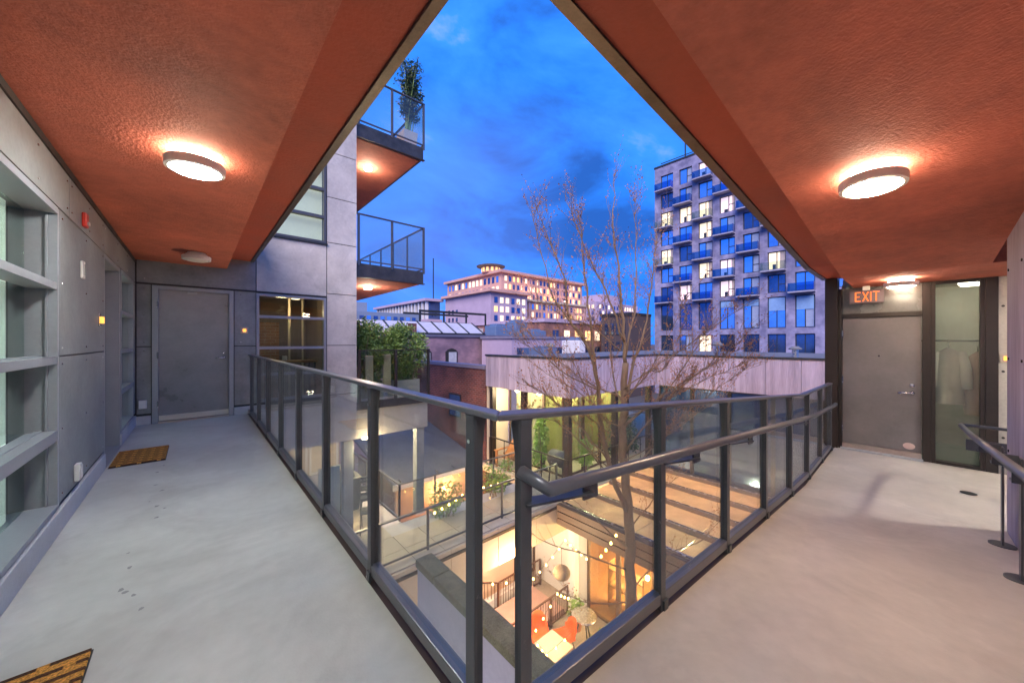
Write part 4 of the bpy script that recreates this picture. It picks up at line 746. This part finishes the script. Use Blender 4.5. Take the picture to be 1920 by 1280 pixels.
bucket_chair('orange bucket chair by the picket rail, its back to the path', 6.72, 6.52, R(-35)); bucket_chair('orange bucket chair on the open side of the square table', 7.15, 6.02, R(-110)); bucket_chair('orange bucket chair half hidden at the near left of the table', 6.02, 6.30, R(60))
t = thing('square_table', 'pale square table between the orange chairs', 'table', (6.5, 5.85, -6.8)); o = bx('table_top', M('table_pale', (.55, .47, .40), .4), t, (6.15, 6.85, 5.5, 6.2, -6.10, -6.07), .005); bx('leg', darktrim, t, (6.47, 6.53, 5.82, 5.88, -6.78, -6.101)); bx('base', darktrim, t, (6.28, 6.72, 5.63, 6.07, -6.799, -6.781))
t = thing('round_table', 'small round silver table beside the white column', 'table', (7.85, 5.95, -6.8)); MB().lathe([(.33, -6.10), (.34, -6.085), (.33, -6.07)], (7.85, 5.95, 0), 28).build('table_top', chrome, t)
for a in (0, 2.1, 4.2): MB().bar((7.85 + .26 * math.cos(a), 5.95 + .26 * math.sin(a), -6.8), (7.85 + .08 * math.cos(a), 5.95 + .08 * math.sin(a), -6.101), .025, .025).build('leg', darktrim, t)
lp = at(1053, 1073, 8.7)
t = thing('woven_lantern', 'round woven lantern hanging from the bare tree branches', 'lantern', lp); MB().lathe([(.07 + .0 * k, 0) if False else (max(.05, .215 * math.sin(math.pi * (k + 1) / 12)), -.16 * math.cos(math.pi * (k + 1) / 12)) for k in range(11)], lp, 20).build('shade', M('wicker', (.26, .20, .13), .9, var=.5, scale=30, stretch=(1, 1, 3), bump=.8, bscale=50), t, smooth=True); MB().tube([lp + Vector((0, 0, .15)), lp + Vector((0, 0, .62))], .005, 5).build('cord', darktrim, t)
for x, y, lab in ((5.6, 5.7, 'small potted plant on the paving left of the square table'), (8.05, 6.35, 'small potted plant at the foot of the white column'), (7.7, 5.2, 'small potted plant in front of the shop window')):
    t = thing('potted_plant', lab, 'plant', (x, y, -6.8)); MB().lathe([(.12, -6.799), (.17, -6.5), (.18, -6.48), (.15, -6.48)], (x, y, 0), 16).build('pot', M('terracotta', (.40, .16, .08), .8) if 'terracotta' not in MATS else MATS['terracotta'], t); fo = MB(); foliage(fo, (x, y, -6.25), (.24, .24, .28), 260, .12); fo.build('crown', leafm, t)
bulb = MB().lathe([(.006, .03), (.012, .02), (.024, -.01), (.018, -.03), (.004, -.038)], (0, 0, 0), 10).mesh('bulb', bulbm)
def string(label, pts, per):
    t = thing('string_lights', label, 'string lights', pts[0], 'festoon strings in the courtyard'); cb = []
    for a, b in zip(pts[:-1], pts[1:]):
        a = Vector(a); b = Vector(b)
        for k in range(per): u = k / per; cb.append(a.lerp(b, u) - Vector((0, 0, .35 * u * (1 - u) * (b - a).length * .35)))
    cb.append(Vector(pts[-1])); MB().tube(cb, .005, 5).build('cable', darktrim, t)
    for p in cb[1:-1]: inst('bulb', bulb, p - Vector((0, 0, .03)), t)
string('string of small warm bulbs over the picket rail and raised path', [at(872, 1092, 9.4), at(1000, 1082, 9.6), at(1060, 1010, 9.7), at(1110, 1052, 9.5)], 5)
string('string of small warm bulbs along the lower picket rail to the table', [at(990, 1200, 8.6), at(1045, 1110, 9.3), at(1072, 1120, 9.6)], 4); string('string of small warm bulbs climbing the canopy edge', [at(1118, 1050, 8.0), at(1165, 985, 7.6)], 5)
string('string of small warm bulbs lying across the square table', [at(1000, 1195, 8.5), at(1025, 1225, 8.3), at(1075, 1180, 8.8)], 3); string('string of small warm bulbs along the plants on the lower terrace', [(3.9, 7.3, TZ + .35), (5.2, 7.55, TZ + .5), (6.6, 7.5, TZ + .45)], 6)
# ================================================================ BUILDINGS BEHIND
t = thing('brick_wall', 'dark red brick wall with sloping lead coping left of the pavilion', 'wall', (7.9, 13, -6.9)); bx('wall', brick_red, t, (7.72, 8.0, 10.16, 17.5, -6.9, .30)); bx('coping', M('lead_coping', (.20, .18, .24), .6), t, (7.68, 8.04, 10.15, 17.5, .301, .44), .01)
o = frame_x(MB(), 7.70, 7.74, 11.7, 12.6, -1.7, -.75, .07).build('window', bronze, t); bx('pane', darkglass, o, (7.705, 7.719, 11.771, 12.529, -1.63, -.82))
UNIT = {}
def unit(m):
    if m.name not in UNIT: UNIT[m.name] = MB().box(-.5, .5, -.5, .5, -.5, .5).mesh('window', m)
    return UNIT[m.name]
def grid_y(par, X0, X1, Y, z0, z1, nc, nr, fw, fh, ms, seed=0):       # windows on a face Y = const looking to -Y
    rn = random.Random(seed)
    for i in range(nc):
        for k in range(nr):
            cw, ch = (X1 - X0) / nc, (z1 - z0) / nr; inst('window', unit(rn.choice(ms)), (X0 + cw * (i + .5), Y - .03, z0 + ch * (k + .5)), par, 0, (cw * fw, .2, ch * fh))
def grid_x(par, X, Y0, Y1, z0, z1, nc, nr, fw, fh, ms, seed=0):
    rn = random.Random(seed)
    for i in range(nc):
        for k in range(nr):
            cw, ch = (Y1 - Y0) / nc, (z1 - z0) / nr; inst('window', unit(rn.choice(ms)), (X - .03, Y0 + cw * (i + .5), z0 + ch * (k + .5)), par, 0, (.2, cw * fw, ch * fh))
# weathered brick warehouse with a row of roof lights
WH = thing('brick_warehouse', 'weathered purple-brown brick warehouse with a long row of sloping roof lights', 'building', (14, 24, -6.9))
bx('wall', brick_pur, WH, (3, 24, 22.6, 40, -6.9, 1.62)); bx('parapet', M('slate_coping', (.13, .13, .19), .6), WH, (2.9, 24.1, 22.5, 22.8, 1.621, 1.80)); bx('roof', roofm, WH, (3, 24, 22.81, 40, 1.621, 1.68))
for x in (11.9, 14.05, 18.6):
    o = MB().prism([(0, 0)] * 3, 0, 0) if False else MB(); pts = [(x - .5, -.5), (x + .5, -.5), (x + .5, .55), (x + .3, .72), (x, .80), (x - .3, .72), (x - .5, .55)]
    o.add([(a, 22.55, b) for a, b in pts] + [(a, 22.62, b) for a, b in pts], [tuple(range(7)), tuple(range(13, 6, -1))] + [(i, 7 + i, 7 + (i + 1) % 7, (i + 1) % 7) for i in range(7)]); f_ = o.build('window', darkm, WH); bx('pane', M('window_blind%d' % int(x), (.50, .52, .55), .3), f_, (x - .25, x + .40, 22.53, 22.549, -.4, .52))
Xs = [8.0, 9.85, 11.1, 12.4, 13.6, 14.8, 16.0, 17.4]
for a, b in zip(Xs[:-1], Xs[1:]):
    MB().hexa([(a + .06, 23.2, 1.9), (b - .06, 23.2, 1.9), (b - .06, 24.8, 2.75), (a + .06, 24.8, 2.75)], [(a + .06, 23.18, 1.94), (b - .06, 23.18, 1.94), (b - .06, 24.78, 2.79), (a + .06, 24.78, 2.79)]).build('roof_light', M('roof_light_sheet', (.50, .48, .50), .5) if 'roof_light_sheet' not in MATS else MATS['roof_light_sheet'], WH); MB().bar((b, 23.15, 1.9), (b, 24.85, 2.8), .10, .14).build('roof_light_bar', darktrim, WH)
MB().box(7.9, 17.5, 24.85, 26.5, 1.7, 2.82).box(7.9, 17.5, 23.0, 23.17, 1.7, 1.92).build('monitor', darktrim, WH); bx('stack', brick_red, WH, (10.9, 11.5, 23.0, 23.15, 1.95, 2.55))
# cluttered roofs
bluemetal = M('blue_roof_metal', (.17, .24, .36), .4, .3); 
for px, py, d, sx, sz, lab in ((935, 622, 33, 2.0, .9, 'blue-grey metal roof unit beside the roof lights'), (968, 616, 36, 1.6, 1.1, 'taller blue-grey metal roof unit right of the roof lights'), (995, 628, 34, 2.6, .7, 'long low blue roof unit in front of the pink hotel'), (1018, 664, 24, 1.1, .7, 'rounded blue cover on the roof behind the pavilion'), (1075, 655, 26, .7, 1.1, 'white roof hatch behind the pavilion and the tree')):
    p = at(px, py, d); tt = thing('roof_unit', lab, 'roof unit', p); MB().box(p.x - sx / 2, p.x + sx / 2, p.y - .8, p.y + .8, p.z - 1.2, p.z + sz * .6).build('casing', whitem if 'white' in lab else bluemetal, tt, .05); MB().box(p.x - sx / 3, p.x + sx / 3, p.y - .5, p.y + .5, p.z + sz * .6 + .001, p.z + sz * .8).build('cowl', bluemetal, tt, .04)
tt = thing('flat_block', 'low flat-roofed block with a dark window strip behind the pavilion roof', 'building', (18, 20, -6.9)); bx('wall', stoneb, tt, (16.6, 25, 18.8, 22.3, -6.9, 1.5)); bx('parapet', M('grey_purple_parapet', (.22, .20, .27), .6), tt, (16.5, 25.1, 18.7, 22.4, 1.501, 1.68)); grid_y(tt, 17.0, 24.6, 18.8, -.2, .9, 4, 1, .92, .9, [darkglass], 3)
tt = thing('lit_brick_block', 'red brick block with warm lit windows right of the hotel', 'building', (45, 40, -6.9)); bx('wall', BRICK('far_red_brick', (.34, .15, .11), (.28, .12, .10), (.3, .2, .18)), tt, (36, 58, 34, 52, -6.9, 4.0)); bx('cornice', stoneb, tt, (35.8, 58.2, 33.8, 52, 4.001, 4.5)); grid_y(tt, 37, 57, 34, -1.5, 3.4, 8, 2, .45, .6, [litw, darkglass, darkglass, lit], 5); grid_x(tt, 36, 35, 51, -1.5, 3.4, 6, 2, .4, .6, [darkglass, darkglass, litw], 6)
tt = thing('dark_block', 'dark low block with a black parapet left of the residential tower', 'building', (52, 30, -6.9)); bx('wall', M('dark_brick_far', (.07, .055, .06), .9), tt, (48, 54, 27.9, 33, -6.9, 5.2)); bx('parapet', darktrim, tt, (47.8, 54.1, 27.85, 33.1, 5.201, 5.6)); grid_x(tt, 48, 28.5, 32.5, -1, 4.6, 4, 2, .5, .6, [darkglass], 8)
tt = thing('distant_block', 'distant pale apartment block with a few lit windows behind the tree', 'building', (190, 120, -6.9)); bx('wall', stoneb, tt, (170, 215, 120, 140, -6.9, 24)); bx('penthouse', stoneb, tt, (178, 196, 122, 138, 24.01, 29)); grid_y(tt, 172, 213, 120, 2, 23, 14, 6, .5, .6, [lit, darkglass, skyglass, darkglass], 9); grid_x(tt, 170, 121, 139, 2, 23, 6, 6, .5, .6, [lit, darkglass, skyglass], 10)
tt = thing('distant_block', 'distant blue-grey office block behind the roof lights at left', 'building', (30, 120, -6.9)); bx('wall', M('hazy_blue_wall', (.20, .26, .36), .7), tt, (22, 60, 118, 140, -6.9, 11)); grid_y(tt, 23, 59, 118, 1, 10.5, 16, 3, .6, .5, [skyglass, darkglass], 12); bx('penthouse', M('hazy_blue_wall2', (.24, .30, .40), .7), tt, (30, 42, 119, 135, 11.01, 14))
tt = thing('roof_terrace', 'roof pavilion with dark pergola frame behind the roof lights', 'building', (22, 45, -6.9)); bx('wall', wallc, tt, (16, 33, 44, 52, -6.9, 3.3)); MB().box(22, 33, 43.2, 43.4, 5.2, 5.5).box(22, 33, 48, 48.2, 5.2, 5.5).build('beam', darktrim, tt)
for x in (22, 25.6, 29.3, 32.8): bx('post', darktrim, tt, (x, x + .2, 43.2, 43.4, 3.301, 5.199))
grid_y(tt, 16.5, 32.5, 44, .8, 3.0, 7, 1, .5, .6, [darkglass, litw, darkglass], 14)
# pink hotel
HO = thing('hotel_building', 'large pink stone hotel with a round rooftop lantern and many lit windows', 'building', (90, 110, -6.9))
bx('front_block', stoneb, HO, (74.1, 91, 94.6, 123.6, -6.9, 18)); bx('front_cornice', stone, HO, (72.6, 92.4, 93.1, 124.5, 18.01, 18.9)); bx('rear_block', stone, HO, (87.4, 137, 105, 144, -6.9, 27.6)); bx('rear_cornice', stone, HO, (86.0, 138.4, 103.6, 145, 27.61, 28.6)); bx('wing', stone, HO, (91.01, 131, 98, 104.9, -6.9, 16.6)); bx('wing_cornice', cream, HO, (91.5, 131.8, 97.2, 104.99, 16.61, 17.3))
MB().lathe([(3.6, 28.61), (3.6, 30.9)], (88.6, 113, 0), 20).build('lantern', stone, HO); MB().lathe([(5.6, 30.91), (5.8, 31.25), (5.0, 31.5)], (88.6, 113, 0), 28).build('lantern_roof', roofm, HO)
for k in range(12): a = 2 * math.pi * k / 12; inst('window', unit(litw), (88.6 + 3.6 * math.cos(a), 113 + 3.6 * math.sin(a), 29.7), HO, a, (.3, .9, 1.5))
grid_y(HO, 75, 90.5, 94.6, 1.5, 17, 6, 5, .55, .62, [lit, lit, litw, darkglass], 21); grid_x(HO, 74.1, 114, 122, 2, 14, 3, 4, .45, .5, [darkglass], 22); grid_y(HO, 88.5, 136, 105, 18, 27.2, 22, 3, .5, .62, [lit, darkglass, litw, darkglass, darkglass], 23); grid_x(HO, 87.4, 106, 143, 19.5, 27.2, 14, 2, .5, .6, [darkglass, skyglass, lit], 24); grid_y(HO, 92, 130, 98, 1, 16.2, 18, 5, .5, .62, [lit, litw, darkglass, darkglass, skyglass], 25)
for k, (x, y, z) in enumerate(((80, 92.5, 1), (86, 92.5, 1), (98, 96, 2), (108, 96, 2), (118, 96, 2), (128, 96, 2), (100, 102, 19), (114, 102, 19), (128, 102, 19))):
    f_ = bx('uplight', darktrim, HO, (x - .3, x + .3, y - .2, y + .2, z - .3, z)); point_light('uplight_glow', (x, y - .3, z + .6), 700, (1, .52, .26), .4, HO)
for k in range(12): bx('pilaster', stone, HO, (91.4 + 3.4 * k, 92.0 + 3.4 * k, 97.7, 97.99, -6.9, 16.6)); bx('pilaster', stone, HO, (90.3 + 3.9 * k, 90.8 + 3.9 * k, 104.7, 104.99, 17.4, 27.6))
CL = thing('colonnade_building', 'long low building with a pale roof-level colonnade left of the hotel', 'building', (66, 145, -6.9)); bx('wall', stoneb, CL, (67, 73.5, 125, 178, -6.9, 10)); bx('recess', darkglass, CL, (68.5, 73, 126, 177, 10.01, 17)); bx('roof', stoneb, CL, (66, 74, 124.8, 178.5, 17.01, 18))
for k in range(17): bx('column', whitem, CL, (67.0, 67.9, 126 + 3.1 * k, 126.9 + 3.1 * k, 10.01, 17))
bx('flag_pole', darktrim, CL, (70, 70.3, 126, 126.3, 18.01, 34))
# residential tower
TW = thing('residential_tower', 'tall pale brick residential tower with staggered balconies and blue windows', 'building', (58, 15, -6.9))
TX = 55.0; cols = []
for a, b in ((1239, 1262), (1273.4, 1297.5), (1309.5, 1336), (1349, 1378), (1393, 1424), (1439, 1473.5), (1490.7, 1528.5), (1549, 1590)):
    f = lambda px: (lambda r: TX * (SA - CA * r) / (CA + SA * r))((px - 960) / FPX); cols.append((f(b), f(a)))
cols.append((-1.0, 1.2)); YT = 27.75; FZ = 7.35; FH = 2.92; rows = [(FZ + FH * k + .12, FZ + FH * k + 2.42) for k in range(7)]; big = (3.0, 6.95); gr = (-3, 2.25); ZT = 28.75
bx('core', brick_tow, TW, (TX + .35, TX + 18, -3, YT, -6.9, ZT - .1)); wl = MB(); edges = sorted([(-3, cols[-1][0])] + [(cols[i][1], cols[i - 1][0]) for i in range(1, len(cols))] + [(cols[0][1], YT)])
for a, b in edges: wl.box(TX, TX + .349, a, b, -6.9, ZT)
zs = [(gr[1], big[0]), (big[1], rows[0][0])] + [(rows[k][1], rows[k + 1][0]) for k in range(6)] + [(rows[6][1], ZT), (-6.9, gr[0])]
for (ya, yb) in cols:
    for a, b in zs: wl.box(TX + .002, TX + .349, ya, yb, a, b)
wl.build('brick_face', brick_tow, TW); MB().box(TX - .1, TX + .5, -3, YT + .1, ZT + .001, ZT + .25).build('parapet_cap', darktrim, TW); MB().box(TX + 1, TX + 1.1, 4, YT - .5, ZT + 1.0, ZT + 1.1).build('roof_rail', darktrim, TW); bx('mast', darktrim, TW, (TX + 3, TX + 3.15, 24.2, 24.35, ZT, ZT + 4))
LIT = {(4, 4): litp, (0, 2): lit, (7, 2): lit, (5, 3): lit, (2, 6): litp, (1, 0): litp, (0, 4): lit, (1, 4): lit, (2, 4): lit, (2, 3): lit, (2, 1): lit, (3, 4): litp, (3, 0): litp, (3, 1): litp, (5, 1): lit, (4, 6): lit, (6, 3): litp}
dkf = M('tower_frame', (.02, .028, .05), .5); balg = GLASS('balcony_panel', (.34, .52, .80), 1.9); slabm = M('balcony_slab', (.34, .33, .42), .8)
def twin(c, za, zb, m, blc=False):
    ya, yb = c; fr = frame_x(MB(), TX + .20, TX + .32, ya + .01, yb - .01, za + .01, zb - .01, .10); ym = ya + (yb - ya) * (.42 if not blc else .5); fr.box(TX + .20, TX + .32, ym - .05, ym + .05, za + .11, zb - .11)
    if not blc and zb - za < 3: fr.box(TX + .20, TX + .32, ya + .11, ym - .051, za + 1.0, za + 1.1)
    o = fr.build('window', dkf, TW); bx('pane', m, o, (TX + .24, TX + .30, ya + .111, yb - .111, za + .111, zb - .111))
    if m in (lit, litp):
        bx('curtain', M('tower_drape', (.62, .50, .40), .8) if 'tower_drape' not in MATS else MATS['tower_drape'], o, (TX + .225, TX + .238, ya + .12, ya + .12 + (yb - ya) * random.uniform(.1, .3), za + .12, zb - .12)); bx('furniture', dkf, o, (TX + .225, TX + .238, ym + .1, ym + .1 + random.uniform(.2, .5), za + .12, za + random.uniform(.5, .95)))
    elif m is skyglass and random.random() < .45: bx('curtain', M('tower_curtain', (.30, .36, .50), .5) if 'tower_curtain' not in MATS else MATS['tower_curtain'], o, (TX + .225, TX + .238, ya + .12, ym - .06, za + .12, zb - .12))
for i, c in enumerate(cols):
    for k in range(7):
        bal = (i + k) % 2 == 0; m = LIT.get((i, k)) or (skyglass if (i + 2 * k) % 5 else darkglass); twin(c, *rows[k], m, bal)
        if bal:
            ya, yb = c; w_ = yb - ya; y0_, y1_ = ya - .05, yb + w_ * .30; z = rows[k][0] - .12
            o = bx('balcony', slabm, TW, (TX - 1.0, TX - .002, y0_, y1_, z - .17, z)); rl = MB().box(TX - .99, TX - .95, y0_ + .02, y1_ - .02, z + .001, z + 1.0).box(TX - .949, TX - .01, y0_ + .02, y0_ + .05, z + .001, z + 1.05).box(TX - .949, TX - .01, y1_ - .05, y1_ - .02, z + .001, z + 1.05)
            rl.build('railing', balg if m is not lit else frosted, o)
    twin(c, *big, darkglass if i < 3 else skyglass, True); bx('blind', M('tower_blind', (.22, .38, .62), .5) if 'tower_blind' not in MATS else MATS['tower_blind'], TW, (TX + .15, TX + .19, c[0] + .12, c[1] - .12, 6.0 if i < 5 else 5.2, 6.84)) if i > 2 else None
    twin(c, *gr, [darkglass, skyglass, lit, darkglass, darkglass, darkglass, darkglass, skyglass, skyglass][i], True)

# ================================================================ TREE
TR = thing('bare_tree', 'bare slender tree with many twigs and a few dry leaves rising from the courtyard', 'tree', (5.05, 2.98, -6.8))
rt = random.Random(5); twigs = MB(); buds = MB()
def smooth_path(pts, n=4):
    pts = [Vector(p) for p in pts]; o = []
    for i in range(len(pts) - 1):
        p0 = pts[max(i - 1, 0)]; p1 = pts[i]; p2 = pts[i + 1]; p3 = pts[min(i + 2, len(pts) - 1)]
        for k in range(n):
            u = k / n; o.append(.5 * ((2 * p1) + (p2 - p0) * u + (2 * p0 - 5 * p1 + 4 * p2 - p3) * u * u + (3 * p1 - p0 - 3 * p2 + p3) * u ** 3))
    o.append(pts[-1]); return o
def bud(p):
    for _ in range(rt.choice((1, 1, 2))):
        q = p; t_ = Vector((rt.gauss(0, 1), rt.gauss(0, 1), rt.gauss(-.3, 1))).normalized(); s = t_.cross(Vector((rt.gauss(0, 1), rt.gauss(0, 1), rt.gauss(0, 1)))).normalized(); l_ = rt.uniform(.015, .034); buds.add([q, q + t_ * l_ * .5 + s * l_ * .35, q + t_ * l_, q + t_ * l_ * .5 - s * l_ * .35], [(0, 1, 2, 3)])
def twig(p, dr, ln, r, lev):
    pts = [p]; d = dr.normalized(); n = 4
    for k in range(n): d = (d + Vector((rt.gauss(0, .16), rt.gauss(0, .16), rt.gauss(.05, .12)))).normalized(); pts.append(pts[-1] + d * ln / n)
    twigs.tube(pts, [r * (1 - .8 * k / n) for k in range(n + 1)], 4)
    if rt.random() < .7: bud(pts[-1])
    if lev > 0:
        for k in range(1, n + 1):
            for _ in range(rt.choice((1, 1, 2))):
                q = (d + Vector((rt.gauss(0, .45), rt.gauss(0, .45), rt.gauss(.3, .35)))).normalized(); twig(pts[k], q, ln * rt.uniform(.35, .6), r * .5, lev - 1)
    else:
        for k in (1, 2, 3):
            if rt.random() < .5: bud(pts[k])
def limb(pts, r0, r1, dens, tl=.55, part='branch', start=.15):
    P_ = smooth_path(pts); n = len(P_); k_ = 1 if part == 'trunk' else .62; rs = [k_ * (r0 + (r1 - r0) * (i / (n - 1)) ** .8) for i in range(n)]
    for i in range(1, n - 1): P_[i] += Vector((rt.gauss(0, .012), rt.gauss(0, .012), 0))
    MB().tube(P_, rs, 9).build(part, bark, TR, smooth=True)
    L_ = sum((P_[i + 1] - P_[i]).length for i in range(n - 1)); m_ = int(L_ * dens * 1.2)
    for _ in range(m_):
        u = rt.uniform(start, 1) * (n - 1.001); i = int(u); q = P_[i].lerp(P_[i + 1], u - i); t_ = (P_[i + 1] - P_[i]).normalized(); sd = Vector((rt.gauss(0, 1), rt.gauss(0, 1), rt.gauss(0, .4))); sd = (sd - t_ * sd.dot(t_)).normalized()
        twig(q, t_ * rt.uniform(.6, 1.1) + sd * rt.uniform(.35, .75) + Vector((0, 0, .4)), tl * rt.uniform(.4, 1.15), max(.0038, rs[i] * .24), 1 if rt.random() < .6 else 0)
limb([(5.05, 2.98, -6.8), at(1182, 1330, 5.62), at(1183, 1130, 5.6), at(1180, 1000, 5.6), at(1171, 880, 5.6), at(1168, 770, 5.6), at(1173, 680, 5.65)], .115, .048, 0, part='trunk')
limb([at(1173, 682, 5.65), at(1168, 600, 5.6), at(1158, 500, 5.6), at(1150, 420, 5.65), at(1152, 325, 5.7)], .05, .005, 11, .5)
limb([at(1176, 960, 5.6), at(1148, 890, 5.4), at(1128, 800, 5.3), at(1117, 700, 5.2), at(1098, 640, 5.15), at(1068, 598, 5.1), at(1062, 540, 5.1), at(1040, 470, 5.1), at(1003, 385, 5.1)], .075, .005, 10, .5)
limb([at(1168, 775, 5.6), at(1192, 670, 5.8), at(1212, 600, 5.9), at(1224, 510, 6.0), at(1234, 420, 6.1)], .05, .005, 10, .5)
limb([at(1117, 695, 5.2), at(1102, 570, 5.1), at(1090, 470, 5.05), at(1086, 395, 5.0)], .035, .005, 11, .45)
limb([at(1170, 640, 5.6), at(1132, 540, 5.5), at(1098, 470, 5.4), at(1060, 375, 5.3)], .03, .004, 11, .45)
limb([at(1173, 668, 5.65), at(1191, 560, 5.8), at(1192, 460, 5.9), at(1190, 370, 5.95)], .03, .004, 11, .45)
limb([at(1098, 640, 5.15), at(1040, 560, 5.0), at(1018, 480, 4.95), at(998, 400, 4.9)], .025, .004, 9, .4)
limb([at(1138, 860, 5.35), at(1080, 790, 5.2), at(1030, 745, 5.1), at(985, 720, 5.0)], .026, .004, 16, .5)
limb([at(1150, 900, 5.4), at(1090, 830, 5.3), at(1040, 790, 5.2), at(1000, 780, 5.15)], .022, .004, 14, .45)
limb([at(1170, 850, 5.6), at(1240, 760, 5.5), at(1310, 700, 5.4), at(1385, 655, 5.3)], .028, .004, 17, .5)
limb([at(1169, 800, 5.6), at(1250, 730, 5.8), at(1300, 660, 5.9), at(1345, 590, 6.0)], .026, .004, 16, .5)
limb([at(1172, 900, 5.6), at(1260, 800, 5.8), at(1330, 740, 5.9), at(1400, 690, 6.0)], .024, .004, 16, .5)
limb([at(1120, 730, 5.2), at(1060, 700, 5.1), at(1010, 660, 5.0), at(975, 640, 5.0)], .02, .004, 15, .5)
limb([at(1180, 1030, 5.6), at(1110, 965, 5.3), at(1070, 930, 5.2)], .022, .005, 4, .4)
limb([at(1181, 1070, 5.6), at(1100, 1040, 5.3), at(1020, 1015, 5.1), at(985, 985, 5.0)], .022, .005, 4, .4)
limb([at(1182, 1130, 5.6), at(1110, 1130, 5.3), at(1040, 1105, 5.0)], .02, .005, 4, .4)
limb([at(1182, 1110, 5.6), at(1250, 1040, 5.7), at(1320, 1010, 5.9), at(1360, 960, 6.0)], .02, .005, 5, .4)
limb([at(1179, 1000, 5.6), at(1230, 930, 5.7), at(1290, 880, 5.9)], .022, .005, 5, .4)
limb([at(1168, 760, 5.6), at(1150, 700, 5.9), at(1140, 600, 6.0), at(1120, 480, 6.1)], .03, .004, 10, .45)
for k in range(12):
    sgn = -1 if k % 2 else 1; y0 = rt.uniform(640, 900); x0 = 1170 + (rt.uniform(-30, 0) if sgn < 0 else 0); ex = x0 + sgn * rt.uniform(110, 230); d1 = 5.6 + rt.uniform(-.7, .7)
    limb([at(x0, y0, 5.55), at((x0 * 2 + ex) / 3, y0 - rt.uniform(25, 60), (5.55 * 2 + d1) / 3), at((x0 + ex * 2) / 3, y0 - rt.uniform(60, 110), (5.55 + 2 * d1) / 3), at(ex, y0 - rt.uniform(90, 190), d1)], .02, .003, 13, .45)
twigs.build('twigs', twigm, TR, kind='stuff'); buds.build('dry_leaves', budm, TR, kind='stuff')
